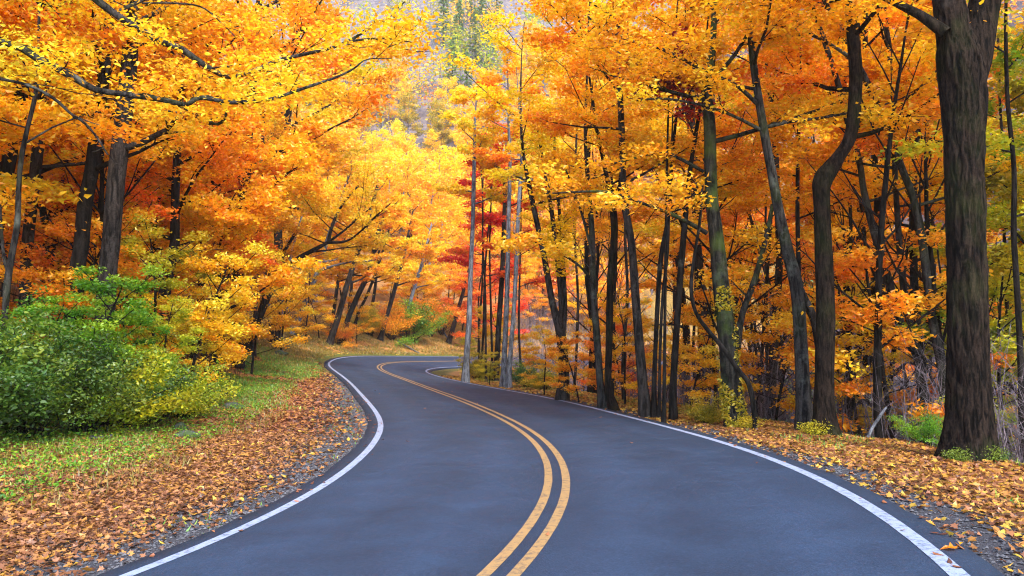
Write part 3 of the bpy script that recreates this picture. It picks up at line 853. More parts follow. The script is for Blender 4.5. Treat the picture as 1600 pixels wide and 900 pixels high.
hero('maple_tree', 'leaning grey trunk, leftmost of the crossing trunks beside the massive tree',
     [(1263, -10, 7), (1283, 50, 8), (1303, 110, 9), (1317, 157, 10), (1327, 200, 10), (1343, 253, 10), (1350, 300, 11), (1367, 367, 12), (1387, 433, 13), (1407, 507, 15), (1433, 553, 16), (1441, 600, 18), (1446, 660, 22)],
     17.6, 'grey', 'orange', 15, [], 8000, .12, 6, 3, 8, 10, GR)
hero('maple_tree', 'pale-footed trunk leaning left, nearest the massive tree of the crossing trunks',
     [(1290, 5, 7), (1317, 50, 9), (1340, 100, 11), (1360, 140, 11), (1380, 187, 11), (1397, 233, 12), (1413, 273, 12), (1427, 310, 12), (1440, 367, 13), (1450, 450, 13), (1460, 517, 14), (1473, 583, 15), (1478, 660, 18)],
     16.6, 'grey', 'orange', 15, [[(16.6, 15.5), (1352, 118, 7), (1330, 92, 6), (1295, 68, 5), (1255, 50, 5), (1200, 36, 4), (1165, 32, 3)]], 8000, .12, 6, 3, 8, 10, GR)
hero('maple_tree', 'upright speckled trunk in the middle of the crossing trunks',
     [(1378, -10, 8), (1384, 40, 9), (1390, 83, 9), (1393, 150, 9), (1397, 233, 9), (1400, 300, 9), (1407, 400, 11), (1417, 483, 12), (1430, 540, 14), (1440, 595, 15), (1447, 660, 18)],
     18.4, 'mid', 'orange', 16, [], 8000, .12, 6, 3, 8, 10, GR)
hero('maple_tree', 'dark trunk with broken stubs at its top, behind the crossing trunks',
     [(1434, 90, 9), (1438, 133, 11), (1433, 200, 11), (1427, 283, 12), (1427, 333, 12), (1428, 433, 13), (1434, 517, 13), (1442, 600, 14), (1450, 660, 18)],
     20, 'dark', 'orange', 12, [[(20, 20), (1436, 115, 10), (1446, 98, 9), (1454, 78, 8)]], 6000, .12, 6, 3, 7, 10, GR)
SL = ['slender dark stem just right of the crooked tree', 'slender dark stem midway between the crooked tree and the crossing trunks', 'dark stem at the right border beyond the massive trunk', 'slim stem between the massive trunk and the stem at the right border',
      'slender stem between the ivy-hung tree and the leaning grey trunk', 'slender stem hidden close behind the ivy-hung tree', 'slim stem behind the foot of the leaning grey trunk', 'slender stem in the deep wood just right of the crooked tree, farther back', 'dark stem seen close behind the right edge of the massive trunk',
      'slender stem behind the straight dark trunk', 'thin stem between the three-stemmed tree and the forked pole', 'slender stem behind the twisted pole', 'thin stem leaning right, between the ivy-hung tree and the leaning grey trunk', 'thin stem behind the crooked tree elbow']
for k, (x0, x1, d, bk) in enumerate(((1320, 1333, 20, 'dark'), (1340, 1352, 21, 'dark'), (1575, 1602, 14, 'dark'), (1560, 1578, 22, 'mid'), (1215, 1182, 24, 'dark'), (1120, 1105, 26, 'mid'), (1385, 1372, 23, 'mid'), (1345, 1330, 25, 'dark'), (1500, 1520, 24, 'dark'), (985, 975, 26, 'mid'), (905, 895, 30, 'mid'), (1075, 1090, 28, 'dark'), (1190, 1205, 30, 'mid'), (1300, 1318, 29, 'mid'))):
    pts = [(x0 + (x1 - x0) * t + rnd.uniform(-5, 5), 60 + 610 * t, (5 + 4 * t) * 17 / d) for t in np.linspace(0, 1, 7)]
    hero('young_tree', SL[k], pts, d, bk, 'lime' if k in (2, 3) else ['orange', 'gold'][k % 2], 13, [], 3000 if k == 2 else 6000, .13, 4.5, 1.5 if k in (2, 3) else 2.8, 8, 8, 'slender stems in the wood behind the right verge')
GP = 'pale columnar trunks at the inner bend'
hero('beech_tree', 'pale grey column beside the road where it disappears, leftmost of the pale trunks',
     [(742, 200, 5), (740, 300, 7), (738, 367, 7), (735, 433, 8), (733, 500, 9), (729, 560, 10), (728, 586, 13)], 40, 'pale', 'gold', 17, [], 5000, .2, 9.5, 3, 8, 8, GP)
hero('beech_tree', 'pale bluish column, frontmost of the cluster of pale trunks right of the bend',
     [(797, 250, 6), (795, 333, 7), (792, 467, 8), (788, 560, 9), (787, 594, 12)], 37, 'pale', 'orange', 17, [], 4000, .2, 9.5, 2.6, 8, 8, GP)
hero('beech_tree', 'pale thin column standing close right of the frontmost pale trunk',
     [(815, 250, 5), (810, 333, 7), (804, 467, 7), (797, 560, 8), (795, 598, 10)], 36, 'pale', 'orange', 16, [], 3500, .2, 9.5, 2.5, 7, 8, GP)
hero('beech_tree', 'pinkish-grey column behind and left of the frontmost pale trunk',
     [(790, 260, 6), (786, 400, 8), (779, 517, 9), (776, 575, 10)], 43, 'mid', 'red', 16, [], 3500, .2, 9.5, 2.5, 7, 8, GP)
for x0, x1, d in ((770, 750, 46), (757, 748, 50), (815, 812, 44), (752, 760, 42), (766, 768, 44)):
    pts = [(x0 + (x1 - x0) * t + rnd.uniform(-2, 2), 250 + 330 * t, (2.2 + 2.6 * t)) for t in np.linspace(0, 1, 6)]
    hero('young_tree', 'thin bare pole among the pale trunks at the inner bend', pts, d, 'mid', 'red', 12, [], 2200, .2, 5, 2.2, 7, 6, 'thin poles among the pale trunks')
hero('oak_tree', 'slender young oak with dark maroon leaves high up between the trunks', [(1046, 120, 3), (1042, 260, 4), (1040, 400, 5), (1038, 600, 6), (1037, 646, 8)], 18.2, 'dark', 'maroon', 10.3, [], 1700, .15, 7.4, 1.0, 9, 6)
# the hanging vine
P, R = px_line([(1098, 290, 4), (1097, 300, 4), (1093, 350, 5), (1085, 400, 5), (1080, 450, 6), (1087, 487, 6), (1107, 517, 7), (1127, 540, 7), (1153, 577, 8), (1170, 600, 8), (1178, 640, 8), (1180, 672, 8)], 16.4)
QQ = smooth(np.column_stack([P, R]), 4); vb = P[-1].copy(); vb[2] = hgt(vb[0], vb[1])
mb = MB(); tube(mb, QQ[:, :3] - vb, QQ[:, 3], 7, True, .1, 3); o = mb.build('hanging_vine', BARK['dark'], None, vb)
tag(o, 'dark woody vine looping down in front of the ivy-hung trunk', 'vine')
print('right', time.time() - T0)

# --- left side of the road
GL = 'tall dark trunks in the left wood'
hero('maple_tree', 'broad dark-grey trunk leaning slightly left, right-hand of the big trunks behind the green bush',
     [(210, -20, 18), (205, 40, 21), (202, 100, 25), (193, 183, 28), (185, 250, 28), (180, 300, 28), (173, 383, 28), (168, 427, 29), (160, 560, 32), (156, 610, 38)], 17.5, 'mid', 'gold', 17, [], 12000, .12, 5.2, 3.8, 9, 16, GL)
hero('maple_tree', 'dark trunk leaning left, the middle one of the big trunks behind the green bush',
     [(170, 40, 16), (163, 117, 19), (157, 150, 20), (152, 200, 21), (143, 267, 22), (133, 317, 23), (127, 383, 24), (120, 430, 25), (108, 600, 34)], 18.5, 'dark', 'orange', 16, [], 11000, .12, 5, 3.6, 9, 14, GL)
hero('maple_tree', 'grey-brown trunk left of the big leaning trunks, rising over the green bush',
     [(84, 40, 15), (72, 117, 18), (65, 183, 18), (57, 250, 18), (52, 300, 17), (43, 383, 18), (40, 450, 18), (34, 600, 24)], 20, 'mid', 'orange', 16, [], 11000, .12, 5, 3.6, 9, 12, GL)
hero('young_tree', 'thin grey stem weaving up at the left border of the picture',
     [(60, 100, 6), (55, 150, 7), (43, 200, 7), (33, 250, 8), (29, 300, 8), (27, 350, 9), (18, 400, 10), (12, 440, 11), (7, 500, 9), (2, 560, 9), (0, 620, 10)], 15, 'grey', 'orange', 11, [[(15, 15.5), (14, 430, 6), (6, 400, 5), (2, 360, 5), (0, 320, 4)]], 5000, .12, 5, 2.6, 7, 8, GL)
SL2 = ['slim trunk between the grey-brown trunk and the middle leaning trunk', 'dark trunk close behind the right side of the broad dark-grey trunk', 'slim trunk near the left border behind the thin grey stem', 'slim trunk first to the right of the broad dark-grey trunk', 'slim trunk among the golden saplings of the left wood',
       'slim trunk behind the middle leaning trunk', 'thin dark trunk left of the black leaning tree', 'thin dark trunk directly behind the black leaning tree', 'slim trunk second to the right of the broad dark-grey trunk']
for k, (x0, x1, d, w) in enumerate(((112, 75, 24, 9), (228, 200, 24, 12), (22, 5, 24, 12), (262, 232, 27, 10), (330, 318, 32, 8), (145, 118, 28, 9), (355, 345, 36, 7), (420, 400, 40, 7), (290, 268, 30, 8))):
    pts = [(x0 + (x1 - x0) * t + rnd.uniform(-4, 4), 100 + 420 * t, w * (.65 + .35 * t)) for t in np.linspace(0, 1, 6)]
    hero('maple_tree', SL2[k], pts, d, rnd.choice(['dark', 'mid']), ['deep', 'orange', 'orange', 'gold'][k % 4], 15, [], 10000, .135, 3.5, 3.6, 10, 8, 'slim trunks in the left wood')
GB = 'leaning trunks on the bank before the bend'
hero('maple_tree', 'black trunk leaning far right over the grass verge, with long bare boughs above the bend',
     [(513, 378, 5), (497, 387, 7), (467, 403, 8), (445, 420, 9), (433, 433, 10), (423, 450, 11), (411, 480, 13), (400, 507, 14), (390, 530, 15), (384, 549, 19)], 41, 'dark', 'gold', 10,
     [[(41, 39), (510, 379, 5), (540, 377, 4), (563, 362, 3), (585, 340, 3), (610, 318, 2)], [(41, 41), (445, 420, 5), (441, 400, 6), (452, 380, 5), (462, 364, 5)], [(41, 42), (513, 378, 6), (520, 350, 5), (535, 320, 4), (560, 290, 3)]], 9000, .16, 5.5, 4.2, 8, 10, GB)
hero('beech_tree', 'pale grey trunk leaning right just beyond the black leaning tree',
     [(540, 290, 4), (520, 350, 6), (505, 395, 8), (497, 423, 8), (483, 457, 9), (473, 480, 10), (464, 503, 11)], 60, 'pale', 'gold', 14,
     [[(60, 58), (497, 423, 5), (523, 415, 4), (550, 409, 3), (580, 407, 3), (610, 395, 2)]], 7000, .17, 5, 3.6, 8, 8, GB)
for k, (tr, d, bk, lf, lab) in enumerate((
    ([(590, 290, 5), (573, 350, 7), (557, 400, 8), (543, 443, 9), (527, 500, 10), (514, 538, 12)], 62.5, 'mid', 'orange', 'grey-brown leaning trunk, first of the close row before the bend'),
    ([(600, 330, 5), (588, 375, 7), (577, 423, 8), (560, 460, 9), (543, 500, 9), (533, 540, 12)], 65, 'dark', 'gold', 'dark leaning trunk, second of the close row before the bend'),
    ([(610, 350, 3), (596, 400, 4), (576, 455, 5), (560, 490, 5), (547, 532, 7)], 69, 'dark', 'yellow', 'thin leaning stem, third of the close row before the bend'),
    ([(645, 330, 3), (632, 395, 5), (618, 447, 7), (603, 500, 7), (594, 530, 9)], 75, 'mid', 'orange', 'leaning trunk standing alone above the middle of the far bend'),
    ([(672, 360, 3), (660, 410, 5), (647, 450, 6), (637, 487, 6), (627, 520, 7)], 80, 'pale', 'yellow', 'pale stem in front of the round green bush'),
    ([(738, 400, 3), (728, 440, 5), (714, 490, 7), (702, 532, 9)], 84, 'mid', 'orange', 'short leaning trunk on the leafy bank near the fallen log'),
    ([(535, 395, 4), (528, 440, 6), (520, 500, 6), (516, 530, 7)], 66, 'mid', 'gold', 'thin upright stem close behind the leaning row'),
    ([(556, 400, 4), (550, 440, 5), (545, 490, 6)], 76, 'dark', 'orange', 'dark thin stem deep behind the leaning row'),
    ([(590, 410, 4), (586, 450, 5), (578, 500, 6)], 80, 'dark', 'orange', 'dark stem in the shadowed wood above the bend'),
    ([(455, 400, 4), (445, 450, 5), (432, 500, 6)], 56, 'pale', 'gold', 'thin pale stem between the black leaning tree and the pale leaning tree'))):
    hero('leaning_tree', lab, tr, d, bk, lf, 13, [], 7000, .21, 4.6, 3.8, 9, 8, GB)
# the tree whose boughs hang into the top left corner; its trunk stands outside the frame
hero('overhanging_maple', 'long grey lichened boughs sweeping in from the left border across the top left',
     [(-260, -200, 40), (-268, 0, 46), (-272, 200, 52), (-275, 400, 56), (-278, 600, 62)], 10.5, 'grey', 'gold', 13,
     [[(10.5, 11.5), (-262, 60, 30), (-120, 62, 20), (-40, 58, 14), (0, 65, 12), (33, 75, 12), (57, 90, 12), (83, 103, 12), (117, 122, 12), (150, 140, 10), (200, 148, 9), (250, 155, 9), (290, 163, 8), (313, 153, 7), (360, 160, 7), (400, 158, 6), (433, 152, 5), (483, 135, 5), (527, 120, 4), (553, 107, 3), (573, 93, 2), (612, 91, 1.5)],
      [(10.5, 12.5), (-262, -60, 24), (-60, -60, 18), (60, -50, 15), (130, -15, 14), (160, 7, 13), (187, 27, 12), (213, 43, 12), (247, 63, 11), (280, 75, 11), (310, 95, 10), (333, 110, 9), (360, 120, 8), (400, 109, 7), (433, 95, 6), (483, 83, 6), (517, 75, 5), (547, 63, 5), (573, 47, 4), (600, 33, 3), (632, 3, 2)],
      [(12, 12.3), (540, 66, 4), (565, 62, 3.5), (600, 60, 3), (643, 66, 2)],
      [(10.5, 11), (-262, 120, 14), (-60, 110, 7), (0, 123, 5), (43, 133, 5), (83, 153, 5), (110, 177, 4), (133, 193, 4), (153, 217, 3), (168, 242, 2)],
      [(11.2, 12.3), (290, 163, 5), (325, 150, 4), (353, 172, 4), (340, 194, 5), (300, 180, 4), (253, 172, 3)],
      [(11.5, 12.5), (180, 20, 6), (205, 8, 6), (230, -3, 6)],
      [(11.5, 12), (222, 5, 3), (270, 5, 3), (312, 10, 3), (340, 30, 2), (370, 60, 2)]],
     30000, .085, 6.2, 5.0, 9, 12, None, limbleaf=.9, template=OV6, keep=lambda P: (P[:, 2] > 5.4) | (P[:, 0] > 4.4))
print('left', time.time() - T0)

# ------------------------------------------------------------------ shared kinds of tree for the wood
VAR['maple_a'] = make_variant(1, 24000, .16, H=15, r0=.20, clear=.24, radius=4.6, nl=20)
VAR['maple_b'] = make_variant(2, 22000, .16, H=13, r0=.16, clear=.20, radius=4.2, nl=18, lean=(.12, 0))
VAR['maple_c'] = make_variant(3, 20000, .16, H=16, r0=.22, clear=.34, radius=4.4, nl=18, lean=(-.08, .05))
VAR['slim_a'] = make_variant(4, 12000, .15, H=15, r0=.13, clear=.35, radius=3.0, nl=15)
VAR['slim_b'] = make_variant(5, 11000, .15, H=14, r0=.11, clear=.28, radius=2.8, nl=14, lean=(.1, .1))
VAR['high_a'] = make_variant(14, 14000, .16, H=19, r0=.14, clear=.52, radius=3.4, nl=15)
VAR['high_b'] = make_variant(15, 13000, .16, H=21, r0=.16, clear=.56, radius=3.6, nl=14, lean=(.06, -.05))
VAR['young_a'] = make_variant(6, 9000, .12, H=5.5, r0=.05, clear=.12, radius=2.3, nl=14, spread=.2, up=.35)
VAR['young_b'] = make_variant(7, 9000, .12, H=6.5, r0=.06, clear=.18, radius=2.2, nl=14, spread=.2, up=.4)
VAR['far_a'] = make_variant(8, 5200, .38, spread=.4, thick=.3, tilt=1.0, H=14, r0=.2, clear=.12, radius=4.8, nl=16)
VAR['far_b'] = make_variant(9, 4600, .38, spread=.4, thick=.3, tilt=1.0, H=16, r0=.2, clear=.18, radius=4.0, nl=16)

def bush_variant(seed, n, size, H, R, template=OV6, tilt=.7):
    r = np.random.default_rng(seed); t = Tree(r)
    for i in range(26):
        a = r.uniform(0, 6.28); e = r.uniform(.15, 1.5)
        d = np.array([math.cos(a) * math.cos(e) * R / H, math.sin(a) * math.cos(e) * R / H, math.sin(e) + .25])
        ln = H * r.uniform(.6, 1.0) * (1 + .3 * math.cos(e))
        P = walk(r, np.array([r.normal(0, .12), r.normal(0, .12), -.1]), d, ln, .3, .10, -.03)
        tube(t.wood, P, np.linspace(.018, .005, len(P)), 4, False)
        t.twigs(P, .01, ln * .35, 2.6, 0, -.01, .25)
        t.spots.append(P[len(P)//2:]); t.w.append(np.full(len(P) - len(P)//2, .2))
    return t.wood.mesh('stem', BARK['dark']), t.crown(n, size, .16, .08, tilt, template).mesh('crown', LEAF['green'])
VAR['bush_a'] = bush_variant(21, 10000, .085, 2.2, 2.0)
VAR['bush_b'] = bush_variant(22, 7500, .085, 1.6, 1.5)
VAR['bush_c'] = bush_variant(23, 6500, .08, 2.4, 1.6)
VAR['plant'] = bush_variant(24, 1300, .07, .7, .6)

def conifer_variant(seed, H, R, n):
    r = np.random.default_rng(seed); wood = MB(); nd = MB()
    tube(wood, [(0, 0, -.4), (0, 0, H * .5), (0, 0, H)], [.25, .16, .03], 6)
    P = []
    for k in range(int(H * 4)):
        z = H * (.12 + .88 * k / (H * 4)); rr = R * (1 - z / H) ** .8 + .15; a = r.uniform(0, 6.28)
        e = np.array([math.cos(a) * rr, math.sin(a) * rr, -.18 * rr])
        tube(wood, [np.array([0, 0, z]), np.array([0, 0, z]) + e], [.03, .01], 3, False)
        m = int(n / (H * 4)); f = r.random(m) ** .7
        P.append(np.array([0, 0, z]) + e * f[:, None] + r.normal(0, 1, (m, 3)) * [.18, .18, .09])
    leaves(nd, r, np.concatenate(P), .42, .7, OV)
    return wood.mesh('trunk', BARK['dark']), nd.mesh('crown', LEAF['needle'])
VAR['conifer'] = conifer_variant(31, 18, 3.9, 5200)
def bare_variant(seed, H):
    r = np.random.default_rng(seed); t = limb_tree(r, H, .12, .25, 3.0, 16, up=1.3, sub=1.3)
    return t.wood.mesh('trunk', BARK['twig']), None
VAR['bare_a'] = bare_variant(41, 12)
VAR['bare_b'] = bare_variant(42, 8)
print('variants', time.time() - T0)

def clear_of_road(x, y, m=4.6):
    return abs(near(x, y)[1][0]) > m

# left wood: golden and orange maples filling the slope
def so(s, o):
    x, y = road_xy(s, o); return float(x), float(y)
placed = []
def spread_place(n, srange, orange_, keys, cols, brks, label, group, mind, name='maple_tree', scale=(.8, 1.15), cat='tree', ok=None, tries=60):
    c = 0
    for _ in range(n * tries):
        if c >= n: break
        s, o = rnd.uniform(*srange), rnd.uniform(*orange_)
        x, y = so(s, o)
        if not clear_of_road(x, y, min(abs(orange_[0]), abs(orange_[1])) * .9): continue
        if any((x - a) ** 2 + (y - b) ** 2 < mind ** 2 for a, b in placed): continue
        if ok and not ok(x, y): continue
        placed.append((x, y)); c += 1
        leaf = cols(x, y) if callable(cols) else rnd.choice(cols)
        lab = label.replace('{c}', WORD[leaf])
        place(rnd.choice(keys), name, x, y, leaf, rnd.choice(brks), lab, cat, group.replace('{c}', WORD[leaf]), rnd.uniform(*scale))
WORD = {'orange': 'orange', 'deep': 'deep orange', 'gold': 'golden', 'yellow': 'yellow', 'lemon': 'lemon yellow', 'red': 'red', 'olive': 'olive', 'green': 'green', 'dark': 'dark green', 'lime': 'yellow-green', 'pink': 'pinkish orange', 'mix': 'mixed orange', 'maroon': 'maroon', 'needle': 'green'}
for px, d, key, leaf, sc, lab in ((372, 34.5, 'maple_a', 'orange', 1.65, 'large golden maple behind the grass verge whose crown reaches over the road'),
                          (330, 27, 'maple_b', 'orange', 1.15, 'orange maple behind the golden saplings'),
                          (428, 51, 'maple_c', 'gold', 1.7, 'large orange maple behind the black leaning tree'),
                          (1612, 20, 'maple_b', 'lime', .9, 'yellow-green maple beyond the massive trunk at the right border'),
                          (1578, 27, 'slim_a', 'lime', 1.0, 'slim yellow-green tree behind the right border stems'),
                          (1650, 16, 'slim_b', 'olive', .9, 'olive tree cut by the right border'),
                          (250, 23, 'maple_c', 'orange', 1.0, 'orange maple right of the broad dark-grey trunk')):
    x = (px - 800) / F * d; placed.append((x, d))
    place(key, 'maple_tree', x, d, leaf, 'dark', lab, 'tree', None, sc)
def rcol(x, y):
    if x / max(y, 1) > .66: return rnd.choice(['lime', 'olive', 'lime'])
    return rnd.choice(['gold', 'yellow', 'gold']) if x / max(y, 1) < .26 else rnd.choice(['orange', 'gold', 'orange'])
spread_place(7, (6, 40), (13, 40), ['maple_c', 'high_a'], rcol, ['dark', 'mid'], 'broad tree with {c} leaves deep in the right wood', '{c} trees deep in the right wood', 5.0, scale=(1.0, 1.3), ok=lambda x, y: y > 22 and x / y < .62)
spread_place(10, (8, 44), (8, 17), ['young_a', 'young_b'], ['orange', 'gold', 'orange', 'deep'], ['dark'], 'understorey sapling with {c} leaves among the trunks of the right wood', '{c} saplings of the right wood', 2.2, name='sapling', scale=(.7, 1.1), ok=lambda x, y: y > 15)
spread_place(10, (60, 98), (-24, -10), ['young_a', 'young_b'], ['yellow', 'gold', 'orange'], ['dark'], 'understorey sapling with {c} leaves on the bank beyond the bend', '{c} saplings beyond the bend', 2.5, name='sapling', scale=(1.0, 1.5))
spread_place(20, (6, 34), (-30, -13), ['maple_a', 'maple_b', 'maple_c'], ['orange', 'gold', 'orange', 'gold', 'deep'], ['dark', 'mid'], 'tree with {c} leaves on the slope of the left wood', '{c} trees of the left wood', 3.6)
spread_place(12, (26, 52), (-22, -9), ['maple_a', 'maple_b', 'slim_a'], ['orange', 'gold', 'yellow', 'gold'], ['dark', 'mid'], 'tree with {c} leaves on the bank before the bend', '{c} trees on the bank before the bend', 3.6, scale=(.75, 1.0))
spread_place(12, (10, 40), (-48, -30), ['maple_a', 'maple_c'], ['orange', 'deep', 'gold'], ['dark'], 'tree with {c} leaves high in the left wood', '{c} trees high in the left wood', 4.5, scale=(1.0, 1.3))
spread_place(26, (50, 100), (-34, -11), ['maple_a', 'maple_b', 'slim_a', 'slim_b'], ['yellow', 'gold', 'yellow', 'orange'], ['mid', 'pale'], 'tree with {c} leaves on the bank beyond the bend', '{c} trees beyond the bend', 3.8, scale=(.8, 1.1))
# right wood
spread_place(26, (6, 44), (9, 26), ['high_a', 'high_b'], rcol, ['dark', 'mid'], 'slim tree with {c} leaves in the wood falling away from the right verge', '{c} trees below the right verge', 3.2, scale=(.9, 1.25))
print('woods', time.time() - T0)

# saplings and bushes, placed one by one: (kind, px, py of the foot, distance, leaf, scale, name, label)
def put(key, px, d, leaf, scale, name, label, cat='tree', brk='dark', group=None, tilt=0.0):
    x = (px - 800) / F * d
    return place(key, name, x, d, leaf, brk, label, cat, group, scale, tilty=tilt)
for a in (
    ('young_a', 120, 15.0, 'green', .60, 'sapling', 'bright green layered sapling standing over the left thicket'),
    ('young_b', 205, 16.5, 'green', .43, 'sapling', 'green sapling between the big trunks and the yellow saplings'),
    ('bush_a', 40, 13.4, 'dark', .95, 'bush', 'dark green bush at the left border below the bright green sapling'),
    ('bush_a', 130, 14.2, 'dark', .80, 'bush', 'dark olive-green bush in the middle of the left thicket'),
    ('bush_c', 60, 12.8, 'dark', .55, 'bush', 'small dark leafy bush spilling to the grass at the left thicket foot'),
    ('bush_a', 232, 16.0, 'lime', .66, 'bush', 'yellow-green bush at the right end of the left thicket'),
    ('bush_b', 285, 18.0, 'lime', .8, 'bush', 'low yellow-green bush reaching towards the rocks'),
    ('bush_b', 185, 15.2, 'lime', .95, 'bush', 'lime-green bush between the dark olive bush and the right end of the thicket'),
    ('bush_b', -30, 12.0, 'dark', 1.1, 'bush', 'dark bush cut by the left border'),
    ('young_a', 45, 14.4, 'green', .50, 'sapling', 'bright green sapling at the left border rising over the dark green bush'),
    ('young_b', 262, 17.6, 'lime', .42, 'sapling', 'loose yellow-green sapling at the right end of the thicket'),
    ('bush_c', 20, 15.5, 'green', .9, 'bush', 'green bush under the thin grey stem'),
    ('young_a', 290, 20.0, 'gold', .78, 'sapling', 'golden sapling right behind the green thicket'),
    ('young_b', 235, 19.0, 'olive', .72, 'sapling', 'olive and yellow sapling in front of the broad trunk'),
    ('young_a', 330, 25.5, 'gold', .82, 'sapling', 'golden spreading sapling at the edge of the left wood'),
    ('young_b', 300, 26.0, 'orange', .95, 'sapling', 'orange sapling behind the golden saplings'),
    ('young_a', 80, 19.0, 'orange', .9, 'sapling', 'orange understorey sapling beside the grey-brown trunk'),
    ('young_b', 130, 22.0, 'deep', 1.1, 'sapling', 'deep orange understorey sapling between the big trunks'),
    ('young_a', 20, 22.0, 'deep', 1.1, 'sapling', 'deep orange understorey sapling at the left border'),
    ('young_b', 185, 24.0, 'gold', 1.1, 'sapling', 'tall golden understorey sapling right of the broad trunk'),
    ('young_a', 395, 33.0, 'gold', .95, 'sapling', 'golden sapling left of the black leaning tree'),
    ('young_a', 440, 47.0, 'yellow', 1.0, 'sapling', 'bright yellow sapling right of the black leaning tree'),
    ('young_b', 478, 57.0, 'gold', .9, 'sapling', 'golden shrubby sapling at the foot of the pale leaning tree'),
    ('young_a', 500, 64.0, 'yellow', 1.0, 'sapling', 'yellow sapling behind the pale leaning tree'),
    ('young_a', 558, 69.0, 'yellow', .95, 'sapling', 'vivid yellow rounded sapling right of the leaning row'),
    ('bush_a', 530, 64.5, 'deep', .9, 'bush', 'orange-red bush at the feet of the leaning row'),
    ('bush_a', 580, 75.0, 'olive', 1.2, 'bush', 'olive bush above the top of the bend'),
    ('bush_a', 612, 77.0, 'orange', 1.7, 'bush', 'orange bush beside the lone leaning trunk'),
    ('bush_a', 641, 79.0, 'green', 1.8, 'bush', 'round green bush on the bank beyond the bend'),
    ('bush_a', 672, 84.0, 'deep', 1.8, 'bush', 'orange-red bush right of the round green bush'),
    ('bush_c', 690, 86.0, 'olive', 1.6, 'bush', 'olive bush above the fallen log'),
    ('young_a', 655, 86.0, 'orange', 1.4, 'sapling', 'orange sapling reaching over the round green bush'),
    ('young_b', 700, 90.0, 'orange', 1.4, 'sapling', 'orange sapling over the leafy bank'),
    ('young_b', 748, 82.0, 'red', 1.8, 'maple_tree', 'scarlet maple seen behind the leftmost pale trunk'),
    ('young_a', 775, 88.0, 'red', 1.9, 'maple_tree', 'red and pink maple behind the cluster of pale trunks'),
    ('young_a', 722, 90.0, 'red', 1.5, 'maple_tree', 'small red-orange maple where the road disappears'),
    ('young_b', 735, 55.0, 'olive', .45, 'sapling', 'small olive sapling behind the leftmost pale trunk'),
    ('bush_b', 748, 46.0, 'olive', .9, 'bush', 'olive bush that hides the end of the road'),
    ('young_a', 765, 38.5, 'olive', .35, 'sapling', 'small olive sapling between the pale trunks'),
    ('bush_b', 766, 43.5, 'olive', .75, 'bush', 'low olive bush at the feet of the pale trunks'),
    ('bush_b', 822, 37.0, 'dark', .8, 'bush', 'dark green bush right of the pale trunks'),
    ('bush_b', 850, 34.0, 'olive', .7, 'bush', 'olive bush left of the three-stemmed tree'),
    ('young_b', 850, 29.0, 'gold', .48, 'sapling', 'golden sapling beside the three-stemmed tree'),
    ('young_a', 905, 24.5, 'orange', .45, 'sapling', 'orange sapling with a spreading low spray right of the three stems'),
    ('young_b', 975, 24.0, 'orange', .55, 'sapling', 'orange sapling behind the reddish-brown trunk'),
    ('young_a', 1075, 21.5, 'gold', .55, 'sapling', 'golden sapling behind the twisted pole'),
    ('young_b', 1115, 21.5, 'orange', .65, 'sapling', 'orange sapling just left of the ivy-hung tree'),
    ('young_a', 1205, 21.0, 'orange', .70, 'sapling', 'orange sapling in the gap right of the ivy-hung tree'),
    ('young_b', 1335, 19.0, 'gold', .72, 'sapling', 'golden sapling right of the crooked tree'),
    ('young_a', 1385, 20.5, 'gold', .66, 'sapling', 'sparse golden sapling under the crossing trunks'),
    ('young_b', 1570, 16.5, 'lime', .85, 'sapling', 'yellow-green sapling right of the massive trunk'),
    ('plant', 1268, 15.2, 'lime', .42, 'bush', 'small yellow-green plant at the foot of the crooked tree'),
    ('bush_c', 1440, 13.8, 'green', .28, 'bush', 'green bush on the left side of the massive trunk foot'),
    ('plant', 1541, 11.2, 'dark', .36, 'bush', 'leafy dark green plant against the foot of the massive trunk'),
    ('plant', 1488, 11.1, 'dark', .28, 'bush', 'dark green ivy clump in front of the massive trunk'),
    ('plant', 1165, 16.6, 'olive', .5, 'bush', 'olive plant at the foot of the ivy-hung tree'),
    ('bush_b', 1100, 18.0, 'olive', .4, 'bush', 'small olive bush left of the ivy-hung tree foot'),
):
    key, px, d, leaf, sc, name, label = a
    put(key, px, d, leaf, sc, name, label, 'shrub' if name == 'bush' else 'tree', 'dark')
print('saplings', time.time() - T0)

# ------------------------------------------------------------------ beyond the bend: the bright slope and the mountain
cnt = 0
for i in range(6000):
    if cnt >= 175: break
    py_y = 98 + 100 * rnd.random() ** 1.2
    x = rnd.uniform(-.45, .16) * py_y
    if any((x - a) ** 2 + (py_y - b) ** 2 < 17 for a, b in placed): continue
    if not clear_of_road(x, py_y, 7): continue
    u = x / py_y
    if -.15 < u < -.01 and py_y > 178: continue
    placed.append((x, py_y)); cnt += 1
    lf = rnd.choice(['lemon', 'yellow', 'lemon']) if -.19 < u < -.02 else rnd.choice(['yellow', 'gold', 'orange', 'yellow'])
    if py_y > 165: lf = rnd.choice(['lemon', 'olive', 'orange', 'gold', 'yellow'])
    place(rnd.choice(['far_a', 'far_b']), 'hillside_tree', x, py_y, lf, 'pale', 'tree with %s leaves on the sunlit slope beyond the bend' % WORD[lf], 'tree', '%s trees on the sunlit slope' % WORD[lf], rnd.uniform(.7, 1.1))
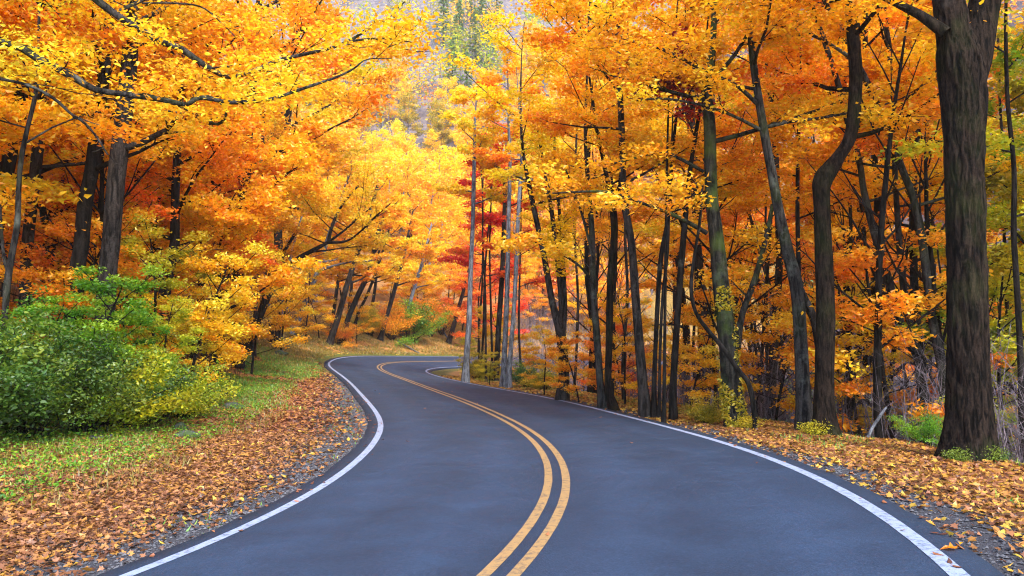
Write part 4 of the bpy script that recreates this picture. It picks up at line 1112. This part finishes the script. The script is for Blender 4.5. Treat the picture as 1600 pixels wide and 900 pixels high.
for px, d, sc in ((705, 190, .9), (716, 205, 1.0), (741, 200, .95), (728, 186, .75), (752, 210, .9), (762, 196, .8), (690, 214, .9), (735, 226, 1.0), (712, 238, 1.0), (775, 222, .9), (745, 178, .6), (1285, 60, 1.0), (1262, 66, .9)):
    x = (px - 800) / F * d
    wh = 'on the mountainside in the gap above the road' if d > 100 else 'in the valley behind the crooked tree'
    place('conifer', 'conifer_tree', x, d, 'needle', 'dark', 'dark green conifer ' + wh, 'tree', 'conifers ' + wh, sc)
for px, d in ((674, 210), (668, 225), (682, 235), (659, 205), (697, 228), (765, 215), (722, 215), (750, 190), (675, 195), (770, 190)):
    x = (px - 800) / F * d
    place('bare_a', 'bare_tree', x, d, 'gold', 'pale', 'pale leafless tree on the mountainside in the gap above the road', 'tree', 'leafless trees on the mountainside', rnd.uniform(1.0, 1.3))
for k in range(30):
    d = rnd.uniform(14, 40); x = rnd.uniform(.08, .66) * d
    if near(x, d)[1][0] < 6.6: continue
    place(rnd.choice(['bare_a', 'bare_b']), 'bare_tree', x, d, 'gold', 'dark', 'dark leafless young tree among the trunks of the right verge', 'tree', 'dark leafless young trees of the right wood', rnd.uniform(.6, 1.1))
for k in range(10):
    d = rnd.uniform(16, 34); x = -rnd.uniform(.30, .66) * d
    if near(x, d)[1][0] > -9: continue
    place(rnd.choice(['bare_a', 'bare_b']), 'bare_tree', x, d, 'gold', 'dark', 'dark leafless young tree among the trunks of the left wood', 'tree', 'dark leafless young trees of the left wood', rnd.uniform(.6, 1.0))
for k in range(34):
    d = rnd.uniform(24, 62); x = rnd.uniform(.12, .72) * d
    if near(x, d)[1][0] < 10: continue
    place(rnd.choice(['bare_a', 'bare_b']), 'bare_tree', x, d, 'gold', rnd.choice(['twig', 'mid', 'twig']), 'leafless grey tree in the valley behind the right verge', 'tree', 'leafless trees in the valley', rnd.uniform(.7, 1.2))
# the mass of the far wood
def far_wood(name, n, leaf, fn, seed, label, quads=150, size=.85, H=13, Rr=4.2):
    r = np.random.default_rng(seed); mb = MB(); wd = MB(); c = 0
    P = []
    while c < n:
        x, y = fn(r)
        if abs(near(x, y)[1][0]) < 9: continue
        z = hgt(x, y); c += 1; h = H * r.uniform(.7, 1.2); R = Rr * r.uniform(.7, 1.2)
        v = r.normal(0, 1, (quads, 3)); v /= np.linalg.norm(v, axis=1)[:, None]; v *= (r.random(quads) ** .4)[:, None] * (.7 + .5 * fbm(v[:, 0] * 2, v[:, 1] * 2, v[:, 2] * 2 + c, 5, 2))[:, None]
        P.append(np.array([x, y, z + h * .62]) + v * [R, R, h * .42])
        tube(wd, [(x, y, z - .5), (x + r.normal(0, .4), y, z + h * .9)], [.16, .04], 4, False)
    P = np.concatenate(P)
    leaves(mb, r, P, size, 1.0, OV)
    tag(mb.build(name, LEAF[leaf]), label, kind='stuff')
    return wd
reg_r = lambda r: (lambda y: (r.uniform(.05, .85) * y, y))(r.uniform(100, 165))
reg_f = lambda r: (lambda y: (r.uniform(-.62, .80) * y, y))(r.uniform(120, 300))
reg_g = lambda r: (lambda y: (r.uniform(-.3, .05) * y, y))(r.uniform(170, 290))
reg_l = lambda r: (lambda y: (r.uniform(-.85, -.26) * y, y))(r.uniform(60, 170))
wds = [far_wood('far_wood', 80, 'orange', reg_r, 51, 'orange wood on the mountainside behind the right trees'),
       far_wood('far_wood', 70, 'gold', reg_r, 52, 'golden wood on the mountainside behind the right trees'),
       far_wood('far_wood', 60, 'pink', reg_r, 53, 'pinkish wood on the mountainside behind the right trees'),
       far_wood('far_wood', 100, 'gold', reg_f, 54, 'golden wood high on the mountain'),
       far_wood('far_wood', 70, 'pink', reg_f, 55, 'pinkish wood high on the mountain'),
       far_wood('far_wood', 90, 'yellow', reg_f, 56, 'yellow wood high on the mountain'),
       far_wood('far_wood', 90, 'orange', reg_l, 57, 'orange wood behind the left slope'),
       far_wood('far_wood', 80, 'gold', reg_l, 58, 'golden wood behind the left slope'),
       far_wood('far_wood', 45, 'lime', reg_g, 59, 'faded yellow-green wood in the gap above the road'),
       far_wood('far_wood', 45, 'olive', reg_g, 60, 'faded olive wood in the gap above the road')]
mbw = MB()
for w in wds:
    off = 0
    for v, f, k in zip(w.v, w.f, w.k):
        mbw.add(v, f.reshape(len(k), -1) - off, smooth=True); off += len(v)
tag(mbw.build('far_trunks', BARK['twig']), 'thin pale trunks of the far wood', kind='stuff')
# brush: leafless undergrowth along the valley and its far side
def brush(name, n, fn, h, label, seed, mat, thick=.012, ntw=5):
    r = np.random.default_rng(seed); mb = MB(); c = 0
    xy = np.array([fn(r) for _ in range(n)]); k = np.abs(near(xy[:, 0], xy[:, 1])[1]) > 7.5; xy = xy[k]; z = height(xy[:, 0], xy[:, 1]); n = len(z)
    base = np.column_stack([xy, z - .1])
    for q in range(ntw + 1):
        if q == 0: b = base; d = np.column_stack([r.normal(0, .18, (n, 2)), np.ones(n)]); L = h * r.uniform(.5, 1.2, n); stem = (b, d, L)
        else:
            t = r.uniform(.25, .95, n); b = stem[0] + stem[1] * (stem[2] * t)[:, None]; d = np.column_stack([r.normal(0, .8, (n, 2)), r.uniform(.1, 1, n)]); L = stem[2] * .35 * r.uniform(.5, 1.2, n)
        e = b + d * L[:, None]; w = thick * (1 if q == 0 else .6) * r.uniform(.7, 1.3, n)
        a = r.uniform(0, 3.14, n); ux = np.column_stack([np.cos(a) * w, np.sin(a) * w, 0 * w]); uy = np.column_stack([-np.sin(a) * w, np.cos(a) * w, 0 * w])
        V = np.stack([b + ux, b - .5 * ux + .87 * uy, b - .5 * ux - .87 * uy, e], 1)
        mb.add(V.reshape(-1, 3), (np.arange(n)[:, None, None] * 4 + np.array([[0, 1, 3], [1, 2, 3], [2, 0, 3]])[None]).reshape(-1, 3))
    tag(mb.build(name, mat), label, kind='stuff')
brush('brush', 9000, lambda r: (lambda y: (r.uniform(.0, .8) * y, y))(r.uniform(55, 105)), 4.5, 'purple-grey leafless brush on the far side of the valley', 61, BARK['twig'], .03, 7)
brush('brush', 4200, lambda r: (lambda y: (r.uniform(.15, .8) * y, y))(r.uniform(12, 40)), 2.6, 'tangled leafless brush behind the right verge', 62, BARK['twig'], .012, 7)
brush('brush', 1500, lambda r: (lambda y: (r.uniform(-.75, -.2) * y, y))(r.uniform(14, 60)), 1.8, 'twiggy undergrowth in the left wood', 63, BARK['mid'], .010, 6)
print('far', time.time() - T0)

# ------------------------------------------------------------------ rocks, logs, the leaf on the line
def rock(px, d, size, squash, seed, label, mat=None):
    x = (px - 800) / F * d; z = hgt(x, d)
    bm = bmesh.new(); bmesh.ops.create_icosphere(bm, subdivisions=4, radius=1)
    co = np.array([v.co[:] for v in bm.verts]); n_ = fbm(co[:, 0] * 1.3 + seed, co[:, 1] * 1.3, co[:, 2] * 1.3, seed, 4)
    q = np.round(co * 1.6 + .3 * n_[:, None]) / 1.6
    co = co * .72 + q * .28; co *= (.7 + .6 * n_)[:, None]
    co *= np.array([size, size * .75, size * squash])
    for v, c in zip(bm.verts, co): v.co = c
    me = bpy.data.meshes.new('rock'); bm.to_mesh(me); bm.free(); me.materials.append(M_ROCK)
    for p in me.polygons: p.use_smooth = True
    o = bpy.data.objects.new('rock', me); COL.objects.link(o); o.location = (x, d, z + size * squash * .25)
    tag(o, label, 'rock')
rock(297, 14.6, .24, .42, 3, 'flat dark mossy rock lying at the edge of the leaf litter')
rock(286, 15.6, .15, .70, 8, 'small pale-topped rock behind the flat mossy rock')
rock(366, 20.8, .30, .45, 5, 'dark mossy rock in the grass beside the yellow-green bush end')
rock(437, 45.0, .5, .4, 12, 'grey rock near the black leaning tree')
def log(label, a, b, w, d0, d1, name='fallen_log', brk='pale', lift=.06):
    xa, xb = (a - 800) / F * d0, (b - 800) / F * d1
    n = 9; t = np.linspace(0, 1, n); X = xa + (xb - xa) * t; Y = d0 + (d1 - d0) * t
    Z = height(X, Y); Z = np.interp(t, [0, 1], [Z[0], Z[-1]]) * .5 + Z * .5 + lift
    base = np.array([X[0], Y[0], Z[0]])
    mb = MB(); tube(mb, np.column_stack([X, Y, Z]) - base + rng.normal(0, .01, (n, 3)), np.linspace(w, w * .6, n), 8, True, .15, 5)
    tag(mb.build(name, BARK[brk], None, base), label, 'log' if name == 'fallen_log' else 'branch')
log('pale fallen log slanting down the leafy bank beyond the bend', 679, 702, .13, 90, 85)
log('second fallen log lower on the leafy bank', 622, 655, .11, 77, 74.5)
log('fallen grey stick in the grass left of the rocks', 148, 182, .03, 13.6, 13.9, 'fallen_branch')
log('dark dead branch in the grass by the yellow-green bush', 288, 322, .05, 19.6, 19.9, 'fallen_branch', 'dark')
# bleached dead sapling leaning in the right wood
P, R = px_line([(1353, 690, 6), (1362, 670, 5), (1375, 650, 5), (1385, 636, 3)], 15.5)
b0 = P[0].copy(); mb = MB(); tube(mb, P - b0, R, 6); tag(mb.build('dead_branch', BARK['pale'], None, b0), 'bleached dead branch leaning behind the right verge', 'branch')
# the orange maple leaf on the right edge line
def one_leaf(px, py, size, leaf, label, rot):
    d = F * (CAMH - .15) / (py - YH)
    x = (px - 800) / F * d
    s, o, zz, bb = near(x, d)
    z = float(zz[0] + bb[0] * o[0]) + .012
    t = MAPLE.copy(); t[:, 2] *= 2.5
    c, s_ = math.cos(rot), math.sin(rot)
    V = np.column_stack([(t[:, 0] * c - (t[:, 1] - .4) * s_), (t[:, 0] * s_ + (t[:, 1] - .4) * c), t[:, 2]]) * size
    V[:, 2] += .012
    mb = MB(); mb.add(V, np.arange(12)[None], [.45], [.6])
    tag(mb.build('fallen_leaf', LEAF[leaf], None, (x, d, z)), label, 'leaf')
one_leaf(1470, 890, .115, 'deep', 'large orange maple leaf lying on the right white line', 1.1)
one_leaf(1487, 884, .04, 'deep', 'small orange leaf beside the large one on the white line', 2.4)
# ------------------------------------------------------------------ the autumn haze of the valley
def haze_box(dens):
    m = bpy.data.materials.new('haze'); m.use_nodes = True; nt = m.node_tree; nt.nodes.clear()
    v = nt.nodes.new('ShaderNodeVolumePrincipled'); v.inputs['Color'].default_value = (1, .97, .92, 1); v.inputs['Density'].default_value = dens; v.inputs['Anisotropy'].default_value = .3
    o = nt.nodes.new('ShaderNodeOutputMaterial'); nt.links.new(v.outputs[0], o.inputs['Volume'])
    lo = np.array([-400., -150., GZ.min() - 1.]); hi = np.array([520., 700., GZ.max() + 30.])
    mb = MB(); V = [(x, y, z) for x in (lo[0], hi[0]) for y in (lo[1], hi[1]) for z in (lo[2], hi[2])]
    mb.add(V, [(0, 1, 3, 2), (4, 6, 7, 5), (0, 4, 5, 1), (2, 3, 7, 6), (0, 2, 6, 4), (1, 5, 7, 3)])
    tag(mb.build('haze', m), 'thin pale haze in the valley air', kind='stuff')
haze_box(.0003)
print('done', time.time() - T0, 'tris', sum(len(m.loops) - 2 * len(m.polygons) for m in bpy.data.meshes))
